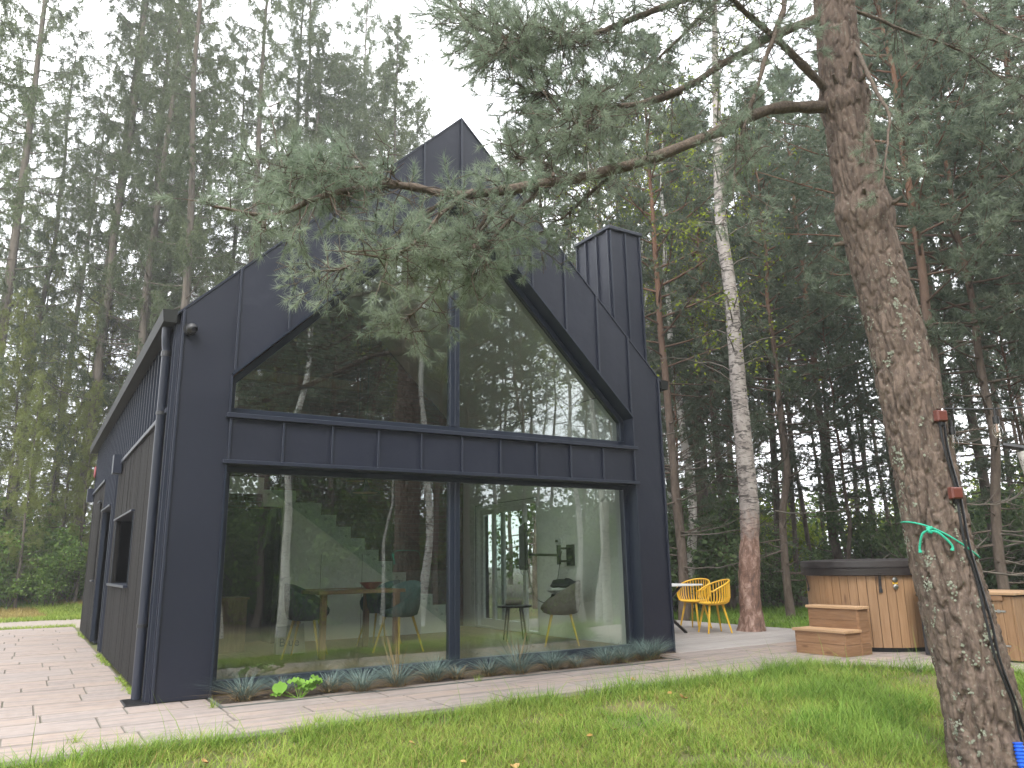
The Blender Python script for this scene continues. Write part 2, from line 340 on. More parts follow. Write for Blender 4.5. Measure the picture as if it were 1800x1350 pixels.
def ground_mat():
    m = bpy.data.materials.new('ground'); m.use_nodes = True; nt = m.node_tree; b = nt.nodes['Principled BSDF']; b.inputs['Roughness'].default_value = .95
    v = coords(nt); sp = N(nt, 'SeparateXYZ'); nt.links.new(v, sp.inputs[0]); x, y = sp.outputs[0], sp.outputs[1]
    n1 = noise(nt, v, .8, 5); n2 = noise(nt, v, 9, 6); nf = noise(nt, v, 60, 4)
    lawn = mixc(nt, ramp(nt, n1, [(.35, (0,0,0)), (.65, (1,1,1))]), (.085,.115,.028,1), (.165,.145,.055,1))
    lawn = mixc(nt, ramp(nt, n2, [(.45, (0,0,0)), (.7, (.8,.8,.8))]), lawn, (.115,.09,.055,1))
    litter = ramp(nt, n2, [(.3, (.028,.022,.014)), (.5, (.055,.045,.025)), (.72, (.10,.075,.045))])
    dry = ramp(nt, n1, [(.3, (.17,.19,.05)), (.5, (.30,.225,.095)), (.7, (.20,.22,.06))])
    grav = ramp(nt, nf, [(.3, (.20,.17,.14)), (.7, (.42,.36,.31))])
    wob = maths(nt, 'MULTIPLY_ADD', n1, 2.4, -1.2)
    yy = maths(nt, 'ADD', y, wob); xx = maths(nt, 'ADD', x, wob)
    step = lambda q, a, c: ramp(nt, maths(nt, 'MULTIPLY_ADD', q, 1/(c-a), -a/(c-a)), [(0, (0,0,0)), (1, (1,1,1))])
    cc = mixc(nt, step(yy, 11.4, 11.9), lawn, grav)                      # gravel drive behind the paving
    cc = mixc(nt, step(yy, 14.6, 15.3), cc, dry)                         # dry bank
    cc = mixc(nt, step(yy, 20.5, 22.), cc, litter)                       # wood floor
    cc = mixc(nt, step(xx, 8.8, 9.8), cc, lawn); cc = mixc(nt, step(xx, 12.5, 14.), cc, litter)
    cc = mixc(nt, step(maths(nt, 'MULTIPLY', yy, -1), 13., 15.), cc, litter)
    nt.links.new(cc, b.inputs['Base Color']); bn = N(nt, 'Bump', Strength=.9, Distance=.03); nt.links.new(noise(nt, v, 26, 6), bn.inputs['Height']); nt.links.new(bn.outputs[0], b.inputs['Normal'])
    MATS['ground'] = m
ground_mat()

# ------------------------------------------------------------------ ground
def ground():
    u = np.linspace(-1, 1, 300); X = 4+np.sinh(u*5.2)/math.sinh(5.2)*260; Y = 1+np.sinh(u*5.2)/math.sinh(5.2)*260
    gx, gy = np.meshgrid(X, Y); V = np.stack([gx, gy, gz(gx, gy)], -1).reshape(-1, 3); n = len(X)
    i, j = np.meshgrid(np.arange(n-1), np.arange(n-1), indexing='ij'); q = np.stack([i*n+j, i*n+j+1, (i+1)*n+j+1, (i+1)*n+j], -1).reshape(-1, 4)
    tag(link('ground', npmesh('ground', V, [q], True), 'ground'), kind='structure')
ground()

# ------------------------------------------------------------------ paving
W, D = 6.04, 9.72
def paving():
    root = tag(MB().box(-3.6, 6.03, -1.79, -.57, -.3, -.009).box(-3.6, -.03, -.569, 11.4, -.3, -.0095).box(6.031, 9.6, -1.82, -.07, -.3, -.010).box(7.3, 9.6, -3.5, -1.821, -.3, -.0105)
               .build('pavement', 'sand_joint'), kind='structure')
    rg = random.Random(5); rows = []; y = -3.58; deps = [.5, .38, .6, .42, .5, .3]; k = 0
    while y < 11.3: d = deps[k % 6]; rows.append((y, y+d)); y += d; k += 1
    P = []
    for y0, y1 in rows:
        ym = (y0+y1)/2; iv = []
        if ym < -1.85:
            xs = [x for x in np.arange(6, 9.6, .1) if path_edge(x) < ym-.08]
            if xs: iv = [(xs[0], 9.6)]
        elif ym < -.55: iv = [(-3.6, 9.6)]
        elif ym < -.05: iv = [(-3.6, .46), (5.60, 9.6)]
        else: iv = [(-3.6, -.045)]
        for a, b in iv:
            x = a-rg.random()*.3
            while x < b-.02:
                L = rg.choice([.45, .6, .75, .9, .9, 1.1]); xe = x+L
                if xe > b-.12: xe = b
                P.append((max(x, a), min(xe, b), y0, y1)); x = xe
    def key(p):
        cx, cy = (p[0]+p[1])/2, (p[2]+p[3])/2; dx, dy = cx-CAM.x, cy-CAM.y; az = math.atan2(dx, dy)
        return (0 if -.06 < az < 1.16 else 1, dx*dx+dy*dy)
    P.sort(key=key); cache = {}; far = MB()
    for i, (x0, x1, y0, y1) in enumerate(P):
        dx, dy = x1-x0-.006, y1-y0-.014
        if i < 300:
            kk = (round(dx, 2), round(dy, 2))
            if kk not in cache:
                o = MB().box(-kk[0]/2, kk[0]/2, -kk[1]/2, kk[1]/2, -.05, 0).build('paver', 'paver', bevel=.006); cache[kk] = o.data; o.data.materials.append(MATS['paver_edge'])
                for f in o.data.polygons: f.material_index = int(f.normal.z < .97)
            else: o = link('paver', cache[kk], None)
            o.parent = root; o.location = ((x0+x1)/2, (y0+y1)/2, rg.uniform(-.002, .002)); o.rotation_euler = (rg.uniform(-.003, .003), rg.uniform(-.003, .003), rg.choice((0, math.pi)))
        else: far.box(x0+.003, x1-.003, y0+.003, y1-.003, -.05, rg.uniform(-.002, .002))
    if far.v: tag(far.build('far_pavers', 'paver', root), kind='stuff')
    # timber deck beside the house
    deck = tag(box('deck', 'rubber', None, 6.06, 9.88, -.04, 6.4, -.12, -.035), kind='structure')
    y = -.04; me = None
    while y < 6.35:
        o = MB().box(-1.91, 1.91, .003, .137, -.03, 0).build('plank', 'deck_wood', bevel=.003) if me is None else link('plank', me, None)
        me = o.data; o.parent = deck; o.location = (7.97, y, .004+rg.uniform(-.001, .001)); y += .14
paving()

# ------------------------------------------------------------------ house
zr = lambda x: 3.545+.9869*min(x, W-x)
zw = lambda x: 2.98+.99*(min(x, W-x)-.51)
house = thing('barn_house', 'black metal clad gabled barn house with two storeys of glass in its front', 'house', (0, 0, 0))
def house_shell():
    H = house
    for a, b in ((.0, .5), (W-.5, W)): box('wall', 'facade_metal', H, a+.002, b, .026, .32, .001, 2.97)
    MB().prism([(.002, 2.972), (.5, 2.972), (3.02, zw(3.02)), (3.02, 6.49), (.002, 3.51)], 'y', .026, .32).build('wall', 'facade_metal', H)
    MB().prism([(W-.002, 2.972), (W-.5, 2.972), (3.022, zw(3.02)), (3.022, 6.49), (W-.002, 3.51)], 'y', .026, .32).build('wall', 'facade_metal', H)
    box('wall', 'facade_metal', H, .502, W-.502, .026, .32, 2.10, 2.53)
    # left flank with two recesses
    t = MB()
    t.box(.03, .3, .321, 2.3, .001, 3.5).box(.03, .3, 2.3, 4.3, .001, .95).box(.03, .3, 2.3, 4.3, 1.78, 3.5).box(.03, .3, 4.3, 5.3, .001, 3.5)
    t.box(.03, .3, 5.3, 6.8, 2.05, 3.5).box(.03, .3, 6.8, 9.7, .001, 3.5).build('wall', 'facade_metal', H)
    box('wall', 'facade_metal', H, .31, 5.73, 9.4, 9.7, .001, 4.0)
    MB().prism([(.31, 4.001), (5.73, 4.001), (3.02, 6.45)], 'y', 9.4, 9.7).build('wall', 'facade_metal', H)
    t = MB().box(W-.3, W-.03, .321, 2.58, .001, 3.5).box(W-.3, W-.03, 2.58, 4.62, 2.14, 3.5).box(W-.3, W-.03, 4.62, 9.7, .001, 3.5).box(W-.3, W-.03, 2.58, 4.62, .0, .06).build('wall', 'facade_metal', H)
    # roof slopes
    for s in (0, 1):
        P = [(-.06, 3.485), (3.02, 6.525), (3.02, 6.405), (.0, 3.42)]
        if s: P = [(W-x, z) for x, z in P]
        r = MB().prism(P, 'y', .03, 9.76).build('roof', 'facade_metal', H)
        for k in range(19):
            y = .3+k*.5; x0, x1 = (0, 3.0) if not s else (W, W-3.0)
            MB().add([(x0, y, 3.55), (x1, y, 6.50), (x1, y+.02, 6.50), (x0, y+.02, 3.55), (x0, y, 3.585), (x1, y, 6.535), (x1, y+.02, 6.535), (x0, y+.02, 3.585)],
                     [(0,3,2,1),(4,5,6,7),(0,1,5,4),(1,2,6,5),(2,3,7,6),(3,0,4,7)]).build('roof_seam', 'seam_metal', r)
    # front cladding: one tray between each pair of seams
    g = .003
    pan = lambda P: MB().prism(P, 'y', .0, .024).build('panel', 'facade_metal', H, bevel=.002)
    pan([(.0, 0.005), (.503, 0.005), (.503, 2.972), (.518, 2.990), (.518, zr(.518)), (.0, zr(0))])
    pan([(W, 0.005), (W-.503, 0.005), (W-.503, 2.972), (W-.518, 2.990), (W-.518, zr(.518)), (W, zr(0))])
    X = [.52+.5*i for i in range(11)]
    for a, b in zip(X[:-1], X[1:]): pan([(a+g, zw(a)), (b-g, zw(b)), (b-g, zr(b)), (a+g, zr(a))])
    for a, b in zip([.503]+X[1:-1], X[1:-1]+[W-.503]): pan([(a+g, 2.128), (b-g, 2.128), (b-g, 2.528), (a+g, 2.528)])
    seam = lambda x, z0, z1: MB().box(x-.011, x+.011, -.028, -.001, z0, z1).build('seam', 'seam_metal', H, bevel=.003)
    for x in X: seam(x, zw(x)+.005, zr(x)-.004); 
    for x in X[1:-1]: seam(x, 2.13, 2.526)
    seam(.512, 2.13, 2.526); seam(W-.512, 2.13, 2.526); seam(.022, .006, zr(0)-.01); seam(W-.02, .006, zr(0)-.01)
    # roof-edge flashing on the gable, opening flashings, ledges
    for s in (0, 1):
        f = (lambda x: x) if not s else (lambda x: W-x)
        P = [(-.035, zr(0)-.03), (3.02 if not s else 3.019, zr(3.02)+.022), (3.02 if not s else 3.019, zr(3.02)), (-.035, zr(0)-.055)]
        MB().prism([(f(x), z) for x, z in P], 'y', -.012, .03).build('flashing', 'seam_metal', H)
        P = [(.49, 2.972), (3.02, zw(3.02)+.002), (3.02, zw(3.02)-.022), (.505, 2.95)]
        MB().prism([(f(x), z) for x, z in P], 'y', -.03, .19).build('flashing', 'frame_metal', H)
        x0, x1 = sorted((f(.488), f(.506))); MB().box(x0, x1, -.016, .19, 2.58, 2.95).build('flashing', 'seam_metal', H); MB().box(x0, x1, -.016, .19, .005, 2.085).build('flashing', 'frame_metal', H)
    box('window_ledge', 'seam_metal', H, .465, W-.465, -.05, .19, 2.531, 2.575, .004)
    box('window_ledge', 'seam_metal', H, .460, W-.460, -.045, .19, 2.087, 2.126, .004)
    # ---- big windows
    def wnd(poly_outer, panes, bars):
        o = None
        for a in bars:
            b = MB().add(*a).build('window_frame' if o is None else 'bar', 'frame_metal', H if o is None else o, bevel=.004); o = o or b
        for P in panes: MB().prism(P, 'y', .196, .206).build('pane', 'window_glass', o)
    def bx(x0, x1, z0, z1, y0=.165, y1=.25): m = MB().box(x0, x1, y0, y1, z0, z1); return m.v, m.f
    m = .07
    wnd(None, [[(.575, .125), (2.955, .125), (2.955, 2.03), (.575, 2.03)], [(3.085, .125), (W-.575, .125), (W-.575, 2.03), (3.085, 2.03)]],
        [bx(.507, W-.507, .002, .125), bx(.507, W-.507, 2.03, 2.086), bx(.507, .575, .126, 2.029), bx(W-.575, W-.507, .126, 2.029), bx(2.955, 3.085, .126, 2.029), bx(3.012, 3.028, .126, 2.029, .150, .164)])
    def slope(f):
        p = MB().prism([(f(.52), 2.95), (f(3.018), zw(3.02)-.03), (f(3.018), zw(3.02)-.125), (f(.575), 2.915), (f(.52), 2.86)], 'y', .165, .25); return p.v, p.f
    zi = lambda x: 2.915+.99*(x-.575)
    wnd(None, [[(.575, 2.665), (2.955, 2.665), (2.955, zi(2.955)), (.575, zi(.575))], [(W-.575, 2.665), (3.085, 2.665), (3.085, zi(2.955)), (W-.575, zi(.575))]],
        [bx(.507, W-.507, 2.577, 2.664), bx(.507, .574, 2.665, 2.93), bx(W-.574, W-.507, 2.665, 2.93), slope(lambda x: x), slope(lambda x: W-x), bx(2.956, 3.084, 2.665, 5.28, .168, .247), bx(3.012, 3.028, 2.665, 5.25, .150, .164)])
house_shell()

def house_flank():
    H = house; rg = random.Random(2)
    # charred boards
    def boards(y0, y1, spans):
        y = y0
        while y < y1-.02:
            wd = min(.118, y1-y)
            for za, zb in spans(y+wd/2): MB().box(-.022+rg.uniform(-.003, .003), .028, y+.003, y+wd-.003, za, zb).build('board', 'char_wood', H)
            y += .118
    boards(.14, 4.75, lambda y: [(.03, .93), (1.80, 2.55)] if 2.28 < y < 4.32 else [(.03, 2.55)])
    boards(6.86, 9.68, lambda y: [(.03, .95), (2.28, 2.55)] if 7.36 < y < 7.72 else [(.03, 2.55)])
    for y0, y1 in ((.1, 4.2), (4.45, 4.80), (6.82, 9.70)): box('trim', 'seam_metal', H, -.055, .028, y0, y1, 2.552, 2.60, .004)
    # ribbed trays above, and between the boarded bays
    y = .1
    while y < 9.6: box('panel', 'facade_metal', H, -.004, .028, y+.004, y+.246, 2.61, 3.40, .003); MB().box(-.045, -.005, y-.013, y+.013, 2.61, 3.40).build('seam', 'seam_metal', H); y += .25
    for y in (4.82, 5.06): box('panel', 'facade_metal', H, -.004, .028, y, y+.235, .03, 2.545, .003); MB().box(-.045, -.005, y-.013, y+.013, .03, 2.55).build('seam', 'seam_metal', H)
    for k in range(6): y = 5.31+k*.255; box('panel', 'facade_metal', H, -.004, .028, y, y+.25, 2.09, 2.605, .003); MB().box(-.045, -.005, y-.012, y+.012, 2.09, 2.60).build('seam', 'seam_metal', H)
    # window recess with sill and hood, shutter at the back
    wdw = box('window', 'frame_metal', H, .20, .26, 2.3, 4.3, .95, 1.78)
    box('pane', 'dark_door', wdw, .185, .199, 2.36, 4.24, 1.0, 1.73); box('sill', 'seam_metal', wdw, -.07, .19, 2.24, 4.36, .925, .955, .004); box('hood', 'seam_metal', wdw, -.06, .19, 2.24, 4.36, 1.775, 1.80, .004)
    for y0 in (2.285, 4.3): box('reveal', 'frame_metal', wdw, -.03, .19, y0, y0+.015, .956, 1.774)
    w2 = box('window', 'dark_door', H, .02, .05, 7.36, 7.72, .97, 2.26); box('sill', 'seam_metal', w2, -.06, .03, 7.33, 7.75, .945, .968); box('hood', 'seam_metal', w2, -.06, .03, 7.33, 7.75, 2.262, 2.285)
    # entrance recess
    d = box('door', 'frame_metal', H, .24, .29, 5.3, 6.8, .02, 2.05); box('hood', 'seam_metal', d, -.06, .23, 5.28, 6.82, 2.052, 2.085, .004)
    for y0 in (5.285, 6.80): box('reveal', 'frame_metal', d, -.03, .239, y0, y0+.015, .03, 2.05)
    MB().tube([(.2, 5.5, .7), (.2, 5.5, 1.4)], .015, 8).build('handle', 'steel', d)
    # corner trims at the front edge
    for i, (y0, y1, x0) in enumerate(((.03, .055, -.03), (.075, .1, -.045), (.115, .135, -.03))): box('corner_trim', 'seam_metal', H, x0, .027, y0, y1, .01, 3.42)
    # box gutter, elbow and downpipe
    g = MB()
    g.prism([(-.17, 3.52), (-.155, 3.40), (-.04, 3.40), (-.035, 3.53), (-.045, 3.53), (-.05, 3.41), (-.147, 3.41), (-.16, 3.52)], 'y', .0, 9.8)
    gt = g.build('gutter', 'gutter_metal', H); MB().prism([(-.17, 3.52), (-.155, 3.40), (-.04, 3.40), (-.035, 3.53)], 'y', -.008, -.001).build('end_cap', 'gutter_metal', gt)
    box('fascia', 'gutter_metal', H, -.033, .027, .03, 9.75, 3.402, 3.53)
    p = MB().tube([(-.095, .20, 3.40), (-.095, .20, 3.32), (-.085, .22, 3.24), (-.075, .24, 3.18), (-.075, .24, .02)], .043, 16).build('downpipe', 'seam_metal', H, smooth=True)
    for z in (2.55, .62): MB().tube([(-.075, .24, z), (-.075, .24, z+.03)], .049, 16).build('clip', 'black_plastic', p); MB().tube([(-.04, .24, z+.015), (.02, .24, z+.015)], .008, 6).build('bracket', 'black_plastic', p)
    MB().tube([(-.075, .24, 3.17), (-.075, .24, 3.12)], .05, 16).build('collar', 'black_plastic', p)
    dr = box('drain_grate', 'rubber', H, -.19, .0, -.03, .34, -.003, .012)
    for k in range(8): box('slot', 'black_plastic', dr, -.18, -.01, -.01+k*.043, .012+k*.043, .0121, .018)
    g2 = MB().prism([(W+.17, 3.52), (W+.155, 3.40), (W+.04, 3.40), (W+.035, 3.53), (W+.045, 3.53), (W+.05, 3.41), (W+.147, 3.41), (W+.16, 3.52)], 'y', .0, 9.8).build('gutter', 'gutter_metal', H)
    MB().prism([(W+.17, 3.52), (W+.155, 3.40), (W+.04, 3.40), (W+.035, 3.53)], 'y', -.008, -.001).build('end_cap', 'gutter_metal', g2)
    # chimney
    c = box('chimney', 'facade_metal', H, 6.13, 6.73, 1.0, 1.83, .0, 6.14)
    for x in (6.14, 6.43, 6.72): MB().box(x-.012, x+.012, .968, .999, .02, 6.13).build('seam', 'seam_metal', c)
    for y in (1.02, 1.30, 1.58, 1.82): MB().box(6.098, 6.129, y-.012, y+.012, .02, 6.13).build('seam', 'seam_metal', c)
    MB().box(6.085, 6.775, .955, 1.875, 6.141, 6.20).build('cap', 'seam_metal', c, bevel=.008)
house_flank()

# fixtures on the walls
c = thing('security_camera', 'small black dome security camera on the front corner under the eave', 'camera', (.075, 0, 3.35))
MB().tube([(.075, -.001, 3.35), (.075, -.03, 3.35)], .058, 18).build('base', 'black_plastic', c, smooth=True)
MB().lathe([(.0, -.055), (.03, -.046), (.05, -.02), (.053, .005), (.045, .03), (.02, .05), (0, .053)], (.09, -.075, 3.345), 18).build('ball', 'black_plastic', c, smooth=True)
MB().tube([(.10, -.115, 3.33), (.105, -.135, 3.325)], .024, 14).build('lens', 'screen', c)
for y, lab in ((4.32, 'flat dark box lamp at the top of the nearer boarded bay'), (9.62, 'flat dark box lamp at the far end of the long side wall')):
    t = thing('wall_lamp', lab, 'wall lamp', (0, y, 2.5)); box('body', 'seam_metal', t, -.14, -.03, y-.1, y+.1, 2.42, 2.68, .004); box('bracket', 'black_plastic', t, -.03, .0, y-.04, y+.04, 2.48, 2.62)
t = thing('alarm_siren', 'round red alarm siren high on the far end of the side wall', 'alarm', (-.05, 9.25, 2.97))
MB().tube([(-.046, 9.25, 2.97), (-.06, 9.25, 2.97)], [.12, .12], 20).build('base', 'black_plastic', t); MB().tube([(-.06, 9.25, 2.97), (-.075, 9.25, 2.97), (-.085, 9.25, 2.97)], [.115, .105, .06], 20).build('cover', 'red_plastic', t, smooth=True)
# ------------------------------------------------------------------ interior
def interior():
    H = house; Z = .07
    fl = tag(box('inside_floor', 'inside_floor', H, .31, 5.73, .322, 9.39, .0, .05))
    x = .31
    while x < 5.72: MB().box(x+.001, min(x+.179, 5.73), .322, 5.0, .051, Z).build('plank', 'inside_floor', fl); x += .18
    box('wall_lining', 'white_paint', H, .302, .318, .33, 9.38, Z, 3.42)
    t = MB().box(W-.318, W-.302, .33, 2.58, Z, 3.42).box(W-.318, W-.302, 4.62, 9.38, Z, 3.42).box(W-.318, W-.302, 2.58, 4.62, 2.14, 3.42).build('wall_lining', 'white_paint', H)
    for s in (0, 1):
        f = (lambda x: x) if not s else (lambda x: W-x)
        P = [(.32, 3.43), (3.02, 6.10), (3.02, 6.14), (.30, 3.48)]
        MB().prism([(f(x), z) for x, z in P], 'y', .33, 9.38).build('ceiling_lining', 'white_paint', H)
    # brick wall behind the stairs, real courses
    bw = MB().prism([(.33, Z), (5.70, Z), (5.70, 3.44), (3.02, 6.08), (.33, 3.44)], 'y', 5.02, 5.2).build('brick_wall', 'mortar', H)
    rg = random.Random(4); b = MB(); z = Z+.005; k = 0
    while z < 5.9:
        top = z+.065; lim = .34 if top < 3.44 else .34+(top-3.44)*1.02
        x = lim-(.125 if k % 2 else 0)
        while x < W-.0-lim-.02:
            a, e = max(x, lim), min(x+.24, W-lim)
            if e-a > .03: b.box(a, e, 5.0+rg.uniform(-.004, .004), 5.0199, z, top)
            x += .25
        z += .077; k += 1
    tag(b.build('bricks', 'brick', bw), kind='stuff')
    # timber tie beams under the ridge
    for y in (3.9,): MB().box(.85, 3.3, y, y+.12, 3.85, 4.0).build('tie_beam', 'warm_wood', H, bevel=.005)
    # staircase rising to one side: stepped white stringer, treads, balustrade glass with discs
    st = MB(); pts = [(.34, 2.42)]; xs = [1.85, 2.33, 2.725, 2.965, 3.205, 3.435, 3.67, 3.905, 4.14, 4.375, 4.61, 4.845, 5.08]; zz = 2.42
    for i, x in enumerate(xs): pts.append((x, zz)); zz -= .175; pts.append((x, zz))
    pts = pts[:-1]+[(xs[-1], Z), (2.14, Z), (2.14, 2.0), (1.85, 2.0), (1.85, 2.18), (.34, 2.18)]
    s_ = st.prism(pts, 'y', 4.0, 4.06).build('staircase', 'white_paint', H)
    zz = 2.42
    for i, x in enumerate(xs[:-1]):
        zz -= .175; MB().box(x, xs[i+1]+.03, 4.061, 4.98, zz-.04, zz).build('tread', 'warm_wood', s_)
        for dx, dz in ((.07, -.07), (.16, -.14)): MB().tube([(x+dx, 4.0, zz+dz), (x+dx, 3.972, zz+dz)], .018, 10).build('disc', 'steel', s_)
    MB().prism([(1.9, 2.25), (5.0, -.02+.1), (5.0, .98), (1.9, 3.2)], 'y', 3.955, 3.965).build('balustrade_pane', 'door_glass', s_)
    box('cupboard_door', 'dark_door', H, .9, 2.05, 4.5, 4.54, Z, 2.0); box('door_frame', 'dark_door', H, 2.06, 2.13, 4.02, 4.54, Z, 1.98)
    for x in (2.75, 3.4): box('joint', 'mortar', s_, x, x+.006, 3.996, 3.999, Z, 1.3)
    # sliding door in the long wall toward the terrace
    dr = MB().box(5.74, 5.86, 2.59, 2.65, Z, 2.13).box(5.74, 5.86, 4.55, 4.61, Z, 2.13).box(5.74, 5.86, 2.65, 4.55, 2.07, 2.13).box(5.74, 5.86, 2.65, 4.55, Z, Z+.03).build('terrace_door', 'white_frame', H, bevel=.004)
    def leaf(y0, y1, x):
        l = MB().box(x, x+.05, y0, y0+.09, .1, 2.06).box(x, x+.05, y1-.09, y1, .1, 2.06).box(x, x+.05, y0+.09, y1-.09, 1.97, 2.06).box(x, x+.05, y0+.09, y1-.09, .1, .22).build('leaf', 'white_frame', dr, bevel=.004)
        box('pane', 'door_glass', l, x+.02, x+.03, y0+.09, y1-.09, .22, 1.97); return l
    leaf(3.75, 4.54, 5.80); l = leaf(2.98, 4.05, 5.745)
    MB().tube([(5.74, 3.03, .95), (5.69, 3.03, .97), (5.69, 3.03, 1.22), (5.74, 3.03, 1.24)], .012, 8).build('handle', 'white_frame', l, smooth=True)
interior()

def chair_shell(t, c, rz, mat, leg, sh=.44):
    """tub chair: bent shell seat, four splayed wooden legs"""
    cs, sn = math.cos(rz), math.sin(rz); T = lambda x, y, z: (c[0]+x*cs-y*sn, c[1]+x*sn+y*cs, c[2]+z)
    n = 18; v = []; f = []; prof = [(.0, .0), (.16, .0), (.22, .02), (.245, .10), (.255, .20), (.26, .30)]
    for (r, h) in prof:
        for k in range(n):
            a = 2*math.pi*k/n; up = (.5+.5*math.cos(a))**.7 if h > .05 else 0
            v.append(T(r*math.cos(a)*1.0, r*math.sin(a)*1.05, sh+min(h, .04)+max(h-.04, 0)*(.12+1.35*up)))
    for i in range(len(prof)-1): f += [(i*n+k, i*n+(k+1) % n, (i+1)*n+(k+1) % n, (i+1)*n+k) for k in range(n)]
    o = MB().add(v, f).build('shell', mat, t, smooth='all'); m = o.modifiers.new('thick', 'SOLIDIFY'); m.thickness = .03; m.offset = 0
    MB().lathe([(0, 0), (.2, 0), (.21, .03), (.19, .055), (0, .06)], T(0, 0, sh+.02), 20).build('seat_pad', mat, t, smooth=True)
    for sx in (-1, 1):
        for sy in (-1, 1): MB().tube([T(sx*.12, sy*.12, sh), T(sx*.22, sy*.22, 0)], [.018, .011], 8).build('leg', leg, t)
for x, y, rz, mat, lab in ((1.95, 2.0, 2.6, 'dark_green_fabric', 'dark green shell chair on yellow wooden legs pulled out from the dining table'),
                           (3.05, 1.75, .4, 'teal_fabric', 'teal upholstered chair with yellow legs beside the window mullion'),
                           (3.2, 2.75, -.9, 'teal_fabric', 'teal chair on the stair side of the dining table')):
    t = thing('dining_chair', lab, 'chair', (x, y, .07), 'chairs at the dining table'); chair_shell(t, (x, y, .07), rz, mat, 'yellow_leg')
t = thing('dining_table', 'wooden dining table behind the lower window', 'table', (2.5, 2.2, .07))
box('tabletop', 'warm_wood', t, 1.95, 3.05, 1.55, 2.75, .80, .84, .004)
for x in (2.0, 2.93):
    for y in (1.6, 2.62): box('leg', 'warm_wood', t, x, x+.07, y, y+.07, .07, .80, .004)
t = thing('fruit_bowl', 'dark red bowl on the dining table', 'bowl', (2.75, 1.95, .841)); MB().lathe([(.0, .0), (.07, 0), (.13, .06), (.15, .08), (.14, .08), (.07, .015), (0, .012)], (2.75, 1.95, .841), 24).build('bowl', 'red_glaze', t, smooth=True)
t = thing('place_mat', 'crumpled white cloth on the dining table', 'cloth', (2.25, 1.75, .841)); MB().add([(2.05+.05*i, 1.65+.06*j, .843+.012*random.random()) for i in range(7) for j in range(4)], [(i*4+j, i*4+j+1, i*4+j+5, i*4+j+4) for i in range(6) for j in range(3)]).build('cloth', 'white_cloth', t, smooth='all')
for x, y, z, lab in ((2.66, 2.0, 2.05, 'black pendant lamp with a flared cone shade over the dining table'), (2.75, 2.55, 2.26, 'black pendant lamp half hidden behind the window head')):
    t = thing('pendant_lamp', lab, 'pendant lamp', (x, y, z), 'pendant lamps over the dining table')
    MB().lathe([(.012, .22), (.02, .17), (.035, .11), (.075, .06), (.19, .01), (.20, .0), (.17, .005), (.06, .05), (.012, .1)], (x, y, z), 28).build('shade', 'black_plastic', t, smooth=True)
    MB().lathe([(.0, .028), (.13, .016), (.165, .004)], (x, y, z), 28).build('liner', 'copper', t, smooth=True)
    MB().tube([(x, y, z+.21), (x, y, 5.6)], .004, 5).build('cord', 'black_plastic', t)
# television on a swing arm, its socket and cable
t = thing('television', 'black television turned edge-on on a swing arm of the white wall', 'television', (5.25, 2.25, 1.35))
def rbox(c, hx, hy, hz, a):
    cs, sn = math.cos(a), math.sin(a); v = [(c[0]+x*hx*cs-y*hy*sn, c[1]+x*hx*sn+y*hy*cs, c[2]+z*hz) for z in (-1, 1) for y in (-1, 1) for x in (-1, 1)]
    return MB().add(v, [(0,2,3,1),(4,5,7,6),(0,1,5,4),(1,3,7,5),(3,2,6,7),(2,0,4,6)])
A = R(62)
rbox((5.22, 2.22, 1.36), .55, .022, .33, A).build('panel', 'black_plastic', t, bevel=.008); rbox((5.22-.024*math.sin(A)*-1, 2.22-.024*math.cos(A), 1.36), .535, .003, .315, A).build('screen', 'screen', t)
MB().box(5.70, 5.722, 1.62, 1.80, 1.08, 1.38).build('wall_plate', 'black_plastic', t)
for z in (1.13, 1.31): MB().box(5.5, 5.70, 1.69, 1.72, z, z+.03).build('arm', 'black_plastic', t)
MB().box(5.48, 5.52, 1.68, 1.73, 1.10, 1.37).build('arm', 'black_plastic', t); MB().tube([(5.49, 1.71, 1.23), (5.28, 2.15, 1.25)], .018, 8).build('arm', 'black_plastic', t)
MB().tube(spline([(5.27, 2.2, 1.05), (5.30, 2.15, .8), (5.36, 2.05, .6), (5.5, 1.98, .58), (5.6, 1.95, .75), (5.71, 1.93, 1.3)], 24), .006, 6).build('cable', 'black_plastic', t)
t = thing('wall_socket', 'white double wall socket above the television arm', 'socket', (5.72, 2.0, 1.42)); box('plate', 'white_frame', t, 5.705, 5.721, 1.93, 2.07, 1.40, 1.48, .003); MB().tube([(5.705, 2.03, 1.44), (5.68, 2.03, 1.44)], .02, 10).build('plug', 'black_plastic', t)
# side table
t = thing('side_table', 'small black three-legged side table by the open terrace door', 'table', (4.95, 2.05, .07)); MB().lathe([(0, .45), (.24, .45), (.25, .465), (.24, .48), (0, .48)], (4.95, 2.05, .07), 28).build('tabletop', 'black_plastic', t)
for k in range(4): a = k*math.pi/2+.4; MB().tube([(4.95+.13*math.cos(a), 2.05+.13*math.sin(a), .52), (4.95+.2*math.cos(a), 2.05+.2*math.sin(a), .07)], [.016, .009], 8).build('leg', 'black_plastic', t)
t = thing('speaker', 'grey cylinder speaker lying on the side table', 'speaker', (4.92, 2.0, .6)); MB().tube([(4.82, 2.08, .592), (5.02, 1.95, .592)], .04, 14).build('body', 'taupe_fabric', t, smooth=True)
